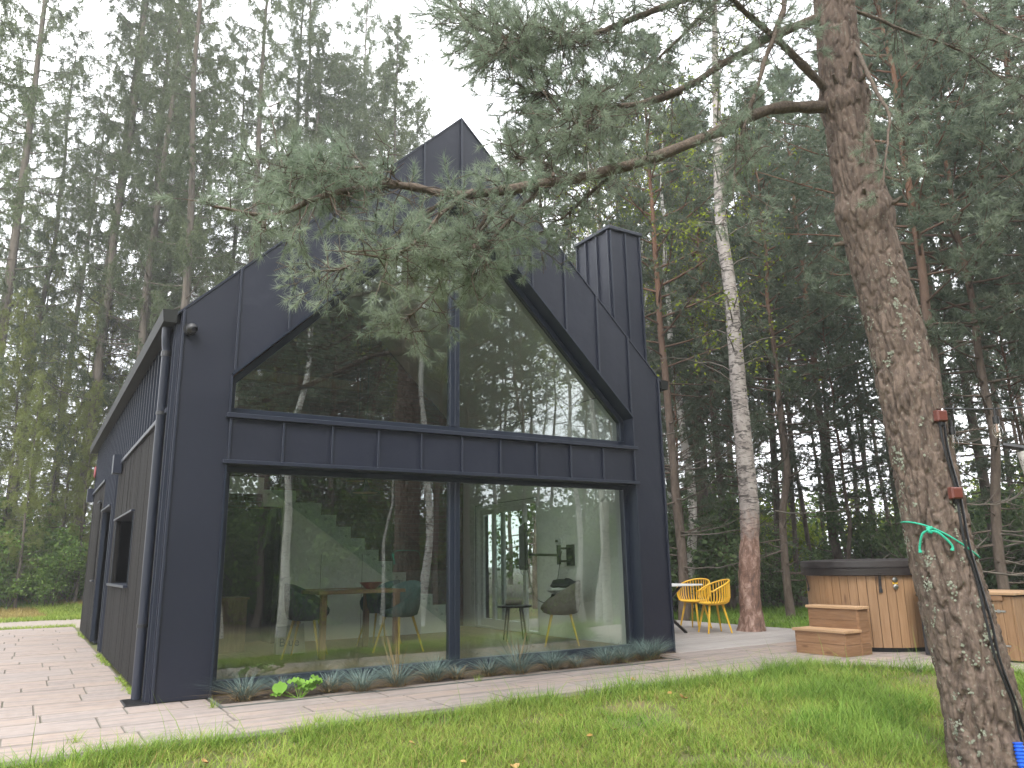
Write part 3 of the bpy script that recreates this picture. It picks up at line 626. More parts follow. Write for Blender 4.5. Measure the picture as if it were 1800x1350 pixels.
# armchair with clothes
t = thing('armchair', 'taupe armchair on yellow legs by the white wall', 'armchair', (5.12, 1.15, .07)); chair_shell(t, (5.12, 1.15, .07), -.6, 'taupe_fabric', 'yellow_leg', .40)
t = thing('folded_clothes', 'heap of dark clothes with a white stripe on the armchair', 'clothes', (5.12, 1.15, .55))
def blob(c, r, sx, sy, sz, seed, n=18, m=12):
    v = []; f = []
    for i in range(m+1):
        ph = math.pi*i/m
        for k in range(n):
            a = 2*math.pi*k/n; d = 1+.16*math.sin(3*a+seed+2*ph)+.12*math.sin(5*ph+seed*2+a)
            v.append((c[0]+r*sx*d*math.sin(ph)*math.cos(a), c[1]+r*sy*d*math.sin(ph)*math.sin(a), c[2]+r*sz*d*math.cos(ph)))
    for i in range(m): f += [(i*n+k, i*n+(k+1) % n, (i+1)*n+(k+1) % n, (i+1)*n+k) for k in range(n)]
    return MB().add(v, f)
blob((5.1, 1.1, .62), .2, 1, .8, .55, 1).build('jacket', 'dark_cloth', t, smooth='all'); blob((5.15, 1.08, .76), .2, 1.1, .8, .3, 2.2).build('towel', 'white_cloth', t, smooth='all'); blob((5.17, 1.1, .84), .19, 1.05, .8, .35, 4).build('jacket', 'dark_cloth', t, smooth='all')
# low wooden cabinet and printed bag at the far jamb
t = thing('low_cabinet', 'warm wooden cabinet inside the window beside the front corner', 'cabinet', (1.3, 3.4, .07)); box('body', 'warm_wood', t, .9, 1.5, 3.1, 3.7, .07, .72, .004); box('top', 'warm_wood', t, .88, 1.52, 3.08, 3.72, .721, .75, .003)
t = thing('shopping_bag', 'pale printed bag with blue lettering on the floor inside the window', 'bag', (1.9, 2.55, .07))
MB().add([(1.72, 2.45, .07), (2.08, 2.4, .07), (2.1, 2.6, .07), (1.74, 2.65, .07), (1.74, 2.48, .40), (2.06, 2.44, .43), (2.07, 2.55, .42), (1.76, 2.6, .39)], [(0,3,2,1),(0,1,5,4),(1,2,6,5),(2,3,7,6),(3,0,4,7)]).build('sack', 'bag', t, bevel=.01)
cu = bpy.data.curves.new('lettering', 'FONT'); cu.body = 'Blue'; cu.size = .14; cu.extrude = .001
o = bpy.data.objects.new('lettering', cu); col.objects.link(o); bpy.context.view_layer.update()
me = bpy.data.meshes.new_from_object(o); bpy.data.objects.remove(o); o = link('lettering', me, None, t); me.materials.clear(); me.materials.append(MATS['print_blue']); o.location = (-.15, -.125, .10); o.rotation_euler = (R(85), 0, R(-8))
# ------------------------------------------------------------------ hot tub corner
def hot_tub():
    cx, cy = 8.566, -1.093; t = thing('hot_tub', 'round wooden hot tub with a dark brown padded cover on the terrace', 'hot tub', (cx, cy, 0))
    MB().lathe([(.73, .0), (.73, .07), (.69, .07), (.69, .0)], (cx, cy, 0), 40).build('plinth', 'rubber', t)
    MB().lathe([(.75, .05), (.768, .95), (.6, .95), (.6, .9)], (cx, cy, 0), 48).build('shell', 'rubber', t, smooth=True)
    n = 46; rg = random.Random(3)
    for k in range(n):
        a0, a1 = 2*math.pi*k/n+.001, 2*math.pi*(k+1)/n-.001; e = rg.uniform(-.002, .002); v = []
        for z, r in ((.055, .785), (.965, .795)):
            for rr, a in ((r-.018, a0), (r+e, a0+.004), (r+e, a1-.004), (r-.018, a1)): v.append((cx+rr*math.cos(a), cy+rr*math.sin(a), z))
        MB().add(v, [(0,1,2,3),(4,7,6,5),(0,4,5,1),(1,5,6,2),(2,6,7,3),(3,7,4,0)]).build('stave', 'tub_wood', t)
    c = MB().lathe([(.82, .905), (.847, .912), (.853, .99), (.843, 1.0), (.853, 1.01), (.849, 1.078), (.825, 1.095), (.5, 1.108), (.0, 1.113)], (cx, cy, 0), 64).build('cover', 'tub_cover', t, smooth=True)
    MB().lathe([(.847, .995), (.857, 1.0), (.847, 1.005)], (cx, cy, 0), 64).build('piping', 'tub_cover', c, smooth=True)
    v = math.atan2(CAM.y-cy, CAM.x-cx)
    for da in (.14, -1.2, 1.5):
        a = v+da; p = lambda r, z: (cx+r*math.cos(a), cy+r*math.sin(a), z); s = Vector((-math.sin(a), math.cos(a), 0))*.016
        st = MB(); P = [p(.858, .95), p(.835, .89), p(.811, .78), p(.808, .725)]
        vv = []; [vv.extend([Vector(q)-s, Vector(q)+s]) for q in P]; st.add(vv, [(2*i, 2*i+1, 2*i+3, 2*i+2) for i in range(3)]); o = st.build('strap', 'tub_cover', c); m = o.modifiers.new('thick', 'SOLIDIFY'); m.thickness = .006
        rbox(p(.814, .725), .006, .02, .022, a).build('buckle', 'black_plastic', o, bevel=.003)
    for z in (.855, .77):
        a = v+.36; p = Vector((cx+.795*math.cos(a), cy+.795*math.sin(a), z)); d = Vector((math.cos(a), math.sin(a), 0)); MB().tube([p, p+d*.02, p+d*.03], [.03, .03, .018], 14).build('valve', 'chrome_worn', t, smooth=True)
    a = v+.36; rbox((cx+.797*math.cos(a), cy+.797*math.sin(a), .815), .003, .03, .012, a).build('sticker', 'yellow_plastic', t)
hot_tub()
def stair_box():
    t = thing('tub_steps', 'two-tread wooden step box leading up to the hot tub', 'steps', (7.5, -1.2, 0))
    def tier(x0, x1, z, y0, y1):
        n = max(2, round(z/.13)); h = z/n
        for k in range(n):
            MB().box(x0, x0+.022, y0+.024, y1-.024, k*h+.002, (k+1)*h-.002).build('board', 'step_wood', t); 
            for yy in (y0, y1-.022): MB().box(x0+.023, x1, yy, yy+.022, k*h+.002, (k+1)*h-.002).build('board', 'step_wood', t)
        for yy in (y0-.001, y1-.024): MB().box(x0-.002, x0+.022, yy, yy+.025, .0, z-.001).build('post', 'step_wood', t)
    tier(7.20, 7.48, .26, -1.62, -.92); tier(7.485, 7.68, .52, -1.62, -.92)
    for x0, x1, z in ((7.175, 7.495, .262), (7.465, 7.69, .522)):
        for k in range(2): w_ = (x1-x0)/2; MB().box(x0+k*w_+.002, x0+(k+1)*w_-.002, -1.645, -.895, z, z+.032).build('tread', 'step_top', t, bevel=.003)
stair_box()
def cabinets():
    t = thing('pump_cabinet', 'wooden pump cabinet with metal hinges standing past the big pine trunk', 'cabinet', (8.1, -3.05, 0))
    x0, x1, y0, y1 = 8.12, 8.85, -3.08, -2.3
    box('carcass', 'rubber', t, x0+.02, x1, y0+.02, y1, .01, .68)
    y = y0+.02
    while y < y1-.02: MB().box(x0, x0+.019, y+.002, min(y+.098, y1), .02, .685).build('board', 'tub_wood', t, bevel=.002); y += .1
    x = x0
    while x < x1-.02: MB().box(x+.002, min(x+.088, x1), y0, y0+.019, .02, .685).build('board', 'tub_wood', t, bevel=.002); x += .09
    x = x0-.03
    while x < x1: MB().box(x+.001, x+.109, y0-.03, y1+.02, .70, .73).build('lid_board', 'step_top', t, bevel=.003); x += .11
    MB().box(x0-.02, x0+.0, y0+.1, y1-.1, .64, .695).build('batten', 'step_wood', t, bevel=.002)
    for z in (.16, .52): h = MB().box(x0-.008, x0-.001, y0+.09, y0+.24, z, z+.018).box(x0-.012, x0-.0005, y0+.15, y0+.175, z-.008, z+.026).build('hinge', 'steel', t)
    t = thing('service_box', 'narrow wooden service box between the hot tub and the trunk', 'cabinet', (8.2, -2.2, 0))
    y = -2.30
    for k in range(7): MB().box(8.05+k*.1, 8.147+k*.1, -2.32, -2.30, .02, .93).build('board', 'tub_wood', t, bevel=.002)
    box('body', 'rubber', t, 8.06, 8.74, -2.299, -2.05, .01, .92); box('lid', 'step_top', t, 8.03, 8.77, -2.34, -2.04, .931, .955, .003)
cabinets()
def garden_chair(c, rz, lab):
    t = thing('garden_chair', lab, 'chair', (c[0], c[1], .005), 'yellow slatted chairs on the deck')
    T = lambda r, a, z: (c[0]+r*math.cos(a+rz), c[1]+r*math.sin(a+rz), z+.005)
    MB().lathe([(0, .43), (.17, .43), (.205, .45), (.20, .462), (0, .455)], (c[0], c[1], 0), 26).build('seat', 'yellow_plastic', t, smooth=True)
    hgt = lambda a: .64+.17*max(0., math.cos(a*.80))**.9
    MB().tube([T(.275, a, hgt(a)) for a in np.linspace(-2.1, 2.1, 36)], .013, 8).build('rim', 'yellow_plastic', t, smooth=True)
    MB().tube([T(.215, a, .455) for a in np.linspace(-math.pi, math.pi, 40)], .011, 6).build('seat_ring', 'yellow_plastic', t, smooth=True)
    for a in np.linspace(-2.1, 2.1, 25): MB().tube([T(.20, a, .45), T(.245, a, .475), T(.27, a, .54), T(.276, a, hgt(a))], [.009, .009, .008, .008], 5).build('slat', 'yellow_plastic', t)
    for a in (.75, -.75, 2.4, -2.4): MB().tube([T(.15, a, .44), T(.27, a, 0)], [.019, .012], 8).build('leg', 'yellow_plastic', t)
garden_chair((8.42, 1.62), -.35, 'yellow slatted armchair on the deck, nearer of the two')
garden_chair((8.72, 2.35), .25, 'yellow slatted armchair on the deck, half hidden behind the other')
t = thing('garden_table', 'garden table with a white top and black crossed legs beside the yellow chairs', 'table', (7.55, 2.0, .005))
box('tabletop', 'white_frame', t, 6.85, 8.22, 1.62, 2.55, .735, .76, .004)
for y in (1.9, 2.3):
    for a, b in ((7.1, 8.05), (8.05, 7.1)): MB().tube([(a, y+(.04 if a < b else -.02), .01), (b, y+(.04 if a < b else -.02), .73)], .028, 4).build('leg', 'black_plastic', t)

# ------------------------------------------------------------------ planting bed
bed = box('planting_bed', 'soil', None, .5, 5.56, -.55, .16, -.12, -.006); tag(bed, kind='structure')
for a in ((.475, .499, -.575, .0), (5.561, 5.585, -.575, .0), (.5, 5.56, -.575, -.551)): MB().box(a[0], a[1], a[2], a[3], -.1, .008).build('edging', 'edging', bed)
leafmat('fescue', (.09,.14,.12,1), (.24,.31,.28,1), trans=.15, pscale=6, cvar=.25)
leafmat('straw', (.22,.15,.07,1), (.40,.30,.16,1), trans=.2, pscale=6)
leafmat('round_leaf', (.16,.33,.05,1), (.26,.45,.09,1), trans=.35, pscale=6)
def blades(geo, P, L, wd, rg, lean=.5, droop=.5, seg=3, dirs=None):
    """arching grass blades: P (k,3) bases"""
    k = len(P); a = rg.random(k)*2*np.pi; L = np.broadcast_to(L, (k,)); ln = lean*(.3+rg.random(k))
    h = np.stack([np.cos(a), np.sin(a), np.zeros(k)], 1); s = np.stack([-np.sin(a), np.cos(a), np.zeros(k)], 1)*(wd*.5*(.7+.6*rg.random(k)))[:, None]
    V = []
    for i in range(seg+1):
        u = i/seg; c = P+h*(L*ln*u*(1+droop*u))[:, None]; c = c+np.array([0, 0, 1.])*(L*(u-droop*.45*ln*u*u))[:, None]
        if i < seg: V += [c-s*(1-u*.55), c+s*(1-u*.55)]
        else: V += [c]
    m = 2*seg+1; V = np.stack(V, 1).reshape(-1, 3); b = np.arange(k)[:, None]*m
    Q = np.concatenate([b+np.array([[2*i, 2*i+1, 2*i+3, 2*i+2]]) for i in range(seg-1)]) if seg > 1 else None
    geo.put(V, Q, b+np.array([[2*seg-2, 2*seg-1, 2*seg]]))
ORD = 'first second third fourth fifth sixth seventh eighth ninth tenth eleventh twelfth thirteenth fourteenth last'.split()
def fescue():
    xs = [.74, 1.08, 1.5, 1.74, 2.12, 2.58, 2.83, 3.2, 3.5, 3.98, 4.25, 4.68, 4.97, 5.3, 5.70]
    for i, x in enumerate(xs):
        rg = np.random.default_rng(50+i); y = -.30+rg.uniform(-.14, .12); s = rg.uniform(.55, 1.05)*(1.2 if i in (4, 8, 14) else 1)
        if i == 14: y = -.22; x = 5.5
        lab = 'blue-grey fescue tuft under the front windows, %s in the row from the downpipe corner' % ORD[i]
        if i == 4: lab = 'tallest fescue tuft with straw coloured flower stems, before the mullion'
        if i == 14: lab = 'bushy fescue tuft spilling onto the paving at the corner pier'
        t = thing('fescue_tuft', lab, 'grass tuft', (x, y, -.01), 'fescue tufts in the bed')
        g = Geo(); k = int(300*s); r = .05*s*np.sqrt(rg.random(k)); a = rg.random(k)*6.28
        blades(g, np.stack([r*np.cos(a), r*np.sin(a), np.zeros(k)], 1), (.20+.14*rg.random(k))*s, .0034, rg, .95, .75)
        o = link('blades', g.mesh('blades'), 'fescue', t)
        g = Geo(); k = 130; r = .09*s*np.sqrt(rg.random(k)); a = rg.random(k)*6.28
        blades(g, np.stack([r*np.cos(a), r*np.sin(a), np.zeros(k)], 1), .12+.08*rg.random(k), .004, rg, 1.3, 1.0); link('dead_blades', g.mesh('dead_blades'), 'straw', t)
        if i in (4, 8):
            g = Geo(); k = 16; blades(g, rg.normal(size=(k, 3))*.02*[1, 1, 0], .45+.15*rg.random(k), .004, rg, .45, .2); link('flower_stems', g.mesh('flower_stems'), 'straw', t)
fescue()
t = thing('leafy_seedling', 'low plant with bright green round leaves at the front of the bed', 'plant', (1.16, -.47, 0))
rg_ = random.Random(8)
for k in range(13):
    a = rg_.uniform(0, 6.28); r = rg_.uniform(.03, .2); s = rg_.uniform(.035, .068); c = Vector((1.16+r*1.3*math.cos(a), -.47+r*.6*math.sin(a), rg_.uniform(.03, .15))); n = Vector((rg_.uniform(-.5, .5), rg_.uniform(-.8, .1), 1)).normalized(); u = n.orthogonal().normalized(); v_ = n.cross(u)
    P = [c]+[c+(u*math.cos(q)*s+v_*math.sin(q)*s)*(1+.06*math.sin(5*q))+n*.012*(1 if j % 2 else -.4) for j, q in enumerate([6.283*j/16 for j in range(16)])]
    lf = MB().add(P, [(0, 1+j, 1+(j+1) % 16) for j in range(16)]).build('leaf', 'round_leaf', t, smooth='all')
    MB().tube([(1.16+.02*math.cos(a), -.47, 0), c], .003, 5).build('stalk', 'round_leaf', lf)

# ------------------------------------------------------------------ lawn grass (uncountable)
leafmat('lawn_blade', (.15,.245,.04,1), (.35,.43,.10,1), trans=.35, pscale=1.6, cvar=0)
leafmat('lawn_lush', (.12,.235,.04,1), (.28,.40,.09,1), trans=.35, pscale=1.5, cvar=0)
leafmat('dry_blade', (.20,.17,.05,1), (.40,.32,.13,1), trans=.25, pscale=.4, cvar=0)
def lawn():
    rg = np.random.default_rng(77); g = Geo(); gl = Geo(); gd = Geo()
    def scatter(n, x0, x1, y0, y1): return rg.uniform(x0, x1, n), rg.uniform(y0, y1, n)
    x, y = scatter(330000, -2.2, 9.8, -5.9, -1.7)
    dx, dy = x-CAM.x, y-CAM.y; az = np.arctan2(dx, dy); dist = np.hypot(dx, dy)
    keep = (az > -.12) & (az < 1.28) & (dist > 3.3) & (y < path_edge(x)+.05*(vnoise(x*5, y*5)-.2)) & (rg.random(len(x)) < np.clip(5.2/dist, .3, 1)**1.3)
    x, y = x[keep], y[keep]; dist = dist[keep]
    lush = .8*sstep(.42, .62, fbm(x*1.1+3, y*1.3, 4))*sstep(1.5, 4.5, x); edge = np.exp(-((path_edge(x)-y)/.30)**2); lush = np.clip(lush+.55*edge*(vnoise(x*2.3, y*2.3) > .35), 0, 1)
    z = gz(x, y); P = np.stack([x, y, z-.004], 1); u = rg.random(len(x))
    L = .035+.055*rg.random(len(x))+.19*lush*rg.random(len(x))+.05*edge*rg.random(len(x)); L *= 1+1.2*(rg.random(len(x)) < .02)
    thin = (fbm(x*2.1, y*2.1+5, 4) > .40)|(u < .3)
    wd = .0042*np.clip(dist/5, .8, 1.8)
    il = thin & (u < lush); idr = thin & ~il & (rg.random(len(x)) < .22); ig = thin & ~il & ~idr
    for geo, m, dr in ((gl, il, .6), (gd, idr, 1.0), (g, ig, .7)): blades(geo, P[m], L[m]*(.8 if geo is gd else 1), 1., rg, .75, dr, 2) if False else blades(geo, P[m], L[m]*(.8 if geo is gd else 1), .0052, rg, .75, dr, 2)
    k = 5200; x = rg.uniform(-2.2, 6.4, k); m = vnoise(x*3, x*0+2) > .25; x = x[m]; y = -1.90+.13*rg.random(len(x))**2; blades(gl, np.stack([x, y, np.full(len(x), -.04)], 1), .06+.13*rg.random(len(x))*vnoise(x*1.7, x*0+9), .0045, rg, .9, .6, 2)
    k = 1500; x = rg.uniform(6.2, 7.8, k); blades(gl, np.stack([x, path_edge(x)+.1*rg.random(k), np.full(k, -.04)], 1), .06+.1*rg.random(k), .0045, rg, .9, .6, 2)
    # strip behind the deck and the tub
    x, y = scatter(42000, 8.2, 14.5, -4.5, 8); k = (x > 9.95+.3*(y < 0)) & (vnoise(x*2, y*2) > .2); x, y = x[k], y[k]
    blades(gl, np.stack([x, y, gz(x, y)], 1), .07+.12*rg.random(len(x)), .011, rg, .7, .6, 2)
    # bank behind the paving
    x, y = scatter(60000, -7, .8, 11.2, 21.5); k = ((y > 14.3+.8*vnoise(x*1.5, y))|((y < 11.9)&(u[:len(x)] < .5) if False else (y > 14.3+.8*vnoise(x*1.5, y)))); x, y = x[k], y[k]; d = vnoise(x*.8, y*.8) > .5
    P = np.stack([x, y, gz(x, y)], 1); blades(gd, P[d], .05+.08*rg.random(d.sum()), .014, rg, .7, .6, 2); blades(g, P[~d], .05+.08*rg.random((~d).sum()), .014, rg, .7, .6, 2)
    x, y = scatter(2500, -3.5, 0, 11.3, 11.9); blades(g, np.stack([x, y, gz(x, y)], 1), .05+.06*rg.random(len(x)), .01, rg, .7, .6, 2)
    tag(link('lawn_grass', g.mesh('lawn_grass'), 'lawn_blade'), 'short green lawn grass in front of the paved path', 'grass', kind='stuff')
    tag(link('lush_grass', gl.mesh('lush_grass'), 'lawn_lush'), 'longer dark green grass along the path and behind the deck', 'grass', kind='stuff')
    tag(link('dry_grass', gd.mesh('dry_grass'), 'dry_blade'), 'straw coloured dry grass in the lawn and on the bank', 'grass', kind='stuff')
    # weeds along the foot of the side wall and in a few joints
    g = Geo(); k = 900; y = np.concatenate([rg.uniform(.6, 4.8, 700), rg.uniform(7, 9.7, 200)]); x = -.03-np.abs(rg.normal(size=k))*.03; s = vnoise(y*2.5, y*0) > .4
    blades(g, np.stack([x, y, 0*y], 1)[s], .02+.035*rg.random(s.sum()), .008, rg, 1., .8, 2)
    for px, py in ((-.62, -1.32), (.95, -1.62), (.42, -.5), (2.9, -.58)): k = 26; blades(g, np.stack([px+rg.normal(size=k)*.02, py+rg.normal(size=k)*.015, np.zeros(k)], 1), .05+.05*rg.random(k), .004, rg, .8, .5, 2)
    tag(link('joint_weeds', g.mesh('joint_weeds'), 'lawn_blade'), 'small weeds in the paving joints and along the wall foot', 'weeds', kind='stuff')
lawn()
def fallen_leaves():
    rg = random.Random(21); n = 0
    while n < 46:
        x, y = rg.uniform(-1.2, 6.2), rg.uniform(-5.4, -1.0)
        if math.hypot(x-CAM.x, y-CAM.y) < 3.6: continue
        onpath = y > -1.85
        if onpath and rg.random() < .75: continue
        s = rg.uniform(.022, .042); z = float(gz(x, y))+.03 if not onpath else .004
        v = []; c = rg.uniform(.1, .5)
        for u in (-1, -.5, 0, .5, 1):
            wv = .6*s*math.sqrt(max(0, 1-u*u))*(1 if u < 1 else 0); v += [(s*u, -wv, c*s*(abs(u)+.4)), (s*u, 0, c*s*u*u*.5), (s*u, wv, c*s*(abs(u)+.3))]
        o = MB().add(v, [(3*i+j, 3*i+j+1, 3*i+j+4, 3*i+j+3) for i in range(4) for j in (0, 1)]).build('fallen_leaf', 'dead_leaf', None, smooth='all')
        o.location = (x, y, z); o.rotation_euler = (rg.uniform(-.4, .4), rg.uniform(-.4, .4), rg.uniform(0, 6.28))
        tag(o, 'curled brown fallen leaf on the paved path' if onpath else 'curled orange-brown fallen leaf lying in the lawn', 'leaf', 'fallen leaves on the path' if onpath else 'fallen leaves on the lawn'); n += 1
fallen_leaves()
# ------------------------------------------------------------------ trees
def barkmat(name, low, low2, top, z0, z1, bs=14, stretch=(1, 1, .3), bump=.8, lichen=0.):
    m = bpy.data.materials.new(name); m.use_nodes = True; nt = m.node_tree; b = nt.nodes['Principled BSDF']; b.inputs['Roughness'].default_value = .92; b.inputs['Specular IOR Level'].default_value = .2
    v = coords(nt, stretch); n1 = noise(nt, v, bs, 6, .65, .5); cc = ramp(nt, n1, [(.3, low), (.7, low2)])
    sp = N(nt, 'SeparateXYZ'); nt.links.new(coords(nt), sp.inputs[0])
    f = ramp(nt, maths(nt, 'ADD', maths(nt, 'MULTIPLY_ADD', sp.outputs[2], 1/(z1-z0), -z0/(z1-z0)), maths(nt, 'MULTIPLY_ADD', n1, .5, -.25)), [(0, (0,0,0)), (1, (1,1,1))])
    cc = mixc(nt, f, cc, mixc(nt, n1, top, tuple(c*.55 for c in top[:3])+(1,)))
    if lichen:
        l = ramp(nt, noise(nt, coords(nt), 38, 5, .6), [(.60, (0,0,0)), (.66, (lichen,)*3)]); cc = mixc(nt, l, cc, (.30,.33,.26,1))
    nt.links.new(cc, b.inputs['Base Color']); bn = N(nt, 'Bump', Strength=bump, Distance=.02); nt.links.new(noise(nt, v, bs*1.6, 6, .65, .3), bn.inputs['Height']); nt.links.new(bn.outputs[0], b.inputs['Normal']); MATS[name] = m
barkmat('pine_bark', (.075,.058,.046,1), (.17,.135,.11,1), (.20,.11,.07,1), 4, 8)
barkmat('larch_bark', (.065,.055,.045,1), (.15,.13,.105,1), (.13,.11,.085,1), 6, 14)
barkmat('old_pine_bark', (.052,.039,.032,1), (.20,.150,.120,1), (.215,.155,.12,1), 5, 11, bs=22, lichen=.35, bump=.6)
barkmat('branch_bark', (.075,.060,.048,1), (.18,.14,.11,1), (.2,.13,.1,1), 50, 60, bs=30, stretch=(1,1,1))
def birchmat(name, redlow):
    m = bpy.data.materials.new(name); m.use_nodes = True; nt = m.node_tree; b = nt.nodes['Principled BSDF']; b.inputs['Roughness'].default_value = .7
    v = coords(nt, (1, 1, 3.2)); n1 = noise(nt, v, 5.2, 6, .66, 1.2); n2 = noise(nt, coords(nt, (1, 1, .8)), 7, 4, .6, .4)
    cc = ramp(nt, n2, [(.3, (.24,.205,.185)), (.6, (.40,.36,.33))] if redlow else [(.3, (.40,.37,.34)), (.6, (.60,.57,.53))]); cc = mixc(nt, ramp(nt, n1, [(.50 if redlow else .53, (0,0,0)), (.58 if redlow else .60, (.92,)*3)]), cc, (.06,.05,.045,1))
    if redlow:
        sp = N(nt, 'SeparateXYZ'); nt.links.new(coords(nt), sp.inputs[0])
        f = ramp(nt, maths(nt, 'MULTIPLY_ADD', sp.outputs[2], -.55, maths(nt, 'MULTIPLY_ADD', n2, 1.0, .75)), [(.15, (0,0,0)), (.5, (1,1,1))])
        low = ramp(nt, noise(nt, coords(nt, (1, 1, .55)), 10, 6, .7, .6), [(.3, (.055,.036,.028)), (.5, (.19,.105,.075)), (.68, (.42,.30,.25))]); cc = mixc(nt, f, cc, low)
    nt.links.new(cc, b.inputs['Base Color']); bn = N(nt, 'Bump', Strength=.8, Distance=.015); nt.links.new(n1, bn.inputs['Height']); nt.links.new(bn.outputs[0], b.inputs['Normal']); MATS[name] = m
birchmat('birch_bark', False); birchmat('old_birch_bark', True)
leafmat('pine_needle', (.10,.138,.095,1), (.215,.25,.17,1), trans=.45, pscale=.5, cvar=.3)
leafmat('near_needle', (.16,.215,.15,1), (.37,.425,.315,1), trans=.45, pscale=1.2, cvar=0)
leafmat('larch_needle', (.09,.122,.066,1), (.19,.222,.12,1), trans=.45, pscale=.3, cvar=.3)
leafmat('light_larch', (.15,.19,.055,1), (.27,.30,.10,1), trans=.35, pscale=.5, cvar=.2)
leafmat('birch_leaf', (.12,.20,.025,1), (.36,.40,.05,1), trans=.45, pscale=.8, cvar=.2)
leafmat('shrub_leaf', (.075,.14,.035,1), (.18,.26,.07,1), trans=.35, pscale=.7, cvar=.3)
leafmat('dark_leaf', (.09,.145,.068,1), (.19,.25,.11,1), trans=.45, pscale=.7, cvar=.3)

def gen_pine(seed, H, r0, c0, Lmax, nb, tn=15, nl=.15, nw=.019, dead=16, sub=7):
    rg = np.random.default_rng(seed); wd = Geo(); nd = Geo()
    z = np.linspace(-.2, H, 16); dr = np.cumsum(rg.normal(size=(16, 2))*.05, 0); dr -= dr[1]; T = np.column_stack([dr, z]); rad = r0*(1-np.clip(z, 0, H)/H*.93)**.85; rad[0] *= 1.25
    wd.tube(spline(T, 40), np.interp(np.linspace(0, 1, 40), np.linspace(0, 1, 16), rad), 10)
    ctr = lambda zz: np.array([np.interp(zz, z, T[:, 0]), np.interp(zz, z, T[:, 1]), zz]); tp = []; td = []
    def branch(zz, az, L, el, curve, foliage):
        a = np.array([math.cos(az), math.sin(az), 0]); p = ctr(zz); u = np.linspace(0, 1, 7)[:, None]
        P = p+a*L*u*math.cos(el)+np.array([0, 0, 1])*L*(u*math.sin(el)+curve*u*u)+np.cumsum(rg.normal(size=(7, 3))*.025*L, 0)*u
        wd.tube(P, np.linspace(.012+.008*L, .004, 7), 4); tg = unit(P[-1]-P[0])
        for k in range(sub if foliage else 3):
            t = rg.uniform(.25, 1); q = np.array([np.interp(t, u[:, 0], P[:, i]) for i in range(3)]); d = unit(tg*.7+rg.normal(size=3)*[.7, .7, .35]); l2 = L*rg.uniform(.14, .34)*(1.2-t*.5)
            Q = q+d*l2*np.linspace(0, 1, 4)[:, None]+np.array([0, 0, .12*l2])*np.linspace(0, 1, 4)[:, None]**2; wd.tube(Q, np.linspace(.007, .002, 4), 3)
            if foliage:
                m = max(4, int(l2/.09))
                for s in np.linspace(.2, 1, m):
                    c = q+d*l2*s+rg.normal(size=3)*.05; tp.append(c); td.append(unit(d*.6+rg.normal(size=3)*.4+[0, 0, .3]))
                    if rg.random() < .8: tp.append(c+rg.normal(size=3)*.12); td.append(unit(rg.normal(size=3)+[0, 0, .4]))
    for k in range(dead):
        zz = rg.uniform(.8, c0+.3); branch(zz, rg.uniform(0, 6.28), rg.uniform(.5, 1.9)*(.5+.5*zz/c0), rg.uniform(-.25, .2), rg.uniform(.0, .25), False)
    for k in range(nb):
        h = ((k+rg.random())/nb); zz = c0+(H-c0)*h**.9; L = Lmax*(1-h**1.7)*rg.uniform(.6, 1.1)*(min(1, .55+2.5*h))+.35
        branch(min(zz, H-.05), k*2.4+rg.uniform(-.4, .4), L, .1+.7*h+rg.uniform(-.15, .15), .12, True)
    nd.needles(np.array(tp), np.array(td), tn, nl, nw, .75, .05, rg)
    return wd.mesh('trunk', True), nd.mesh('crown')
def gen_larch(seed, H, r0, c0, Lmax, nb, green=1.):
    rg = np.random.default_rng(seed); wd = Geo(); nd = Geo(); z = np.linspace(-.2, H, 16); dr = np.cumsum(rg.normal(size=(16, 2))*.04, 0); dr -= dr[1]; T = np.column_stack([dr, z])
    rad = r0*(1-np.clip(z, 0, H)/H*.96)**.9; wd.tube(spline(T, 40), np.interp(np.linspace(0, 1, 40), np.linspace(0, 1, 16), rad), 9); tp = []
    for k in range(nb):
        h = (k+rg.random())/nb; zz = c0+(H-c0)*h; L = (Lmax*(1-h)**.5*rg.uniform(.5, 1.05)*min(1, .5+h*4)+.2); az = k*2.4+rg.uniform(-.5, .5); a = np.array([math.cos(az), math.sin(az), 0]); p = np.array([np.interp(zz, z, T[:, 0]), np.interp(zz, z, T[:, 1]), zz])
        u = np.linspace(0, 1, 7)[:, None]; el = -.15+.55*h; P = p+a*L*u+np.array([0, 0, 1])*L*(el*u+.22*u**2)+np.cumsum(rg.normal(size=(7, 3))*.02*L, 0)*u; wd.tube(P, np.linspace(.010+.007*L, .004, 7), 4)
        leafy = rg.random() < min(1., .2+h*1.8)
        m = int(7*L+4)
        for j in range(m):
            t = rg.uniform(.18, 1); q = np.array([np.interp(t, u[:, 0], P[:, i]) for i in range(3)]); l2 = rg.uniform(.2, .75)*(1-.45*h); d = unit(np.array([rg.normal()*.4, rg.normal()*.4, -1])+a*rg.uniform(0, .9))
            s = np.linspace(0, 1, 4)[:, None]; Q = q+d*l2*s+np.array([0, 0, -.15*l2])*s**2
            if j % 2 == 0: wd.tube(Q, np.linspace(.004, .002, 4), 3)
            if leafy:
                n = int(l2/.028)+2; ss = rg.random((n, 1)); tp.append(q+d*l2*ss+np.array([0, 0, -.15*l2])*ss**2+rg.normal(size=(n, 3))*.03)
        if leafy: n = int(L/.03); ss = rg.random(n); tp.append(np.stack([np.interp(ss, u[:, 0], P[:, i]) for i in range(3)], 1)+rg.normal(size=(n, 3))*.03)
    tp = np.concatenate(tp); nd.needles(tp, np.tile([[0, 0, -.35]], (len(tp), 1)), 6, .088, .0148, .9, .03, rg, down=.3)
    return wd.mesh('trunk', True), nd.mesh('crown')
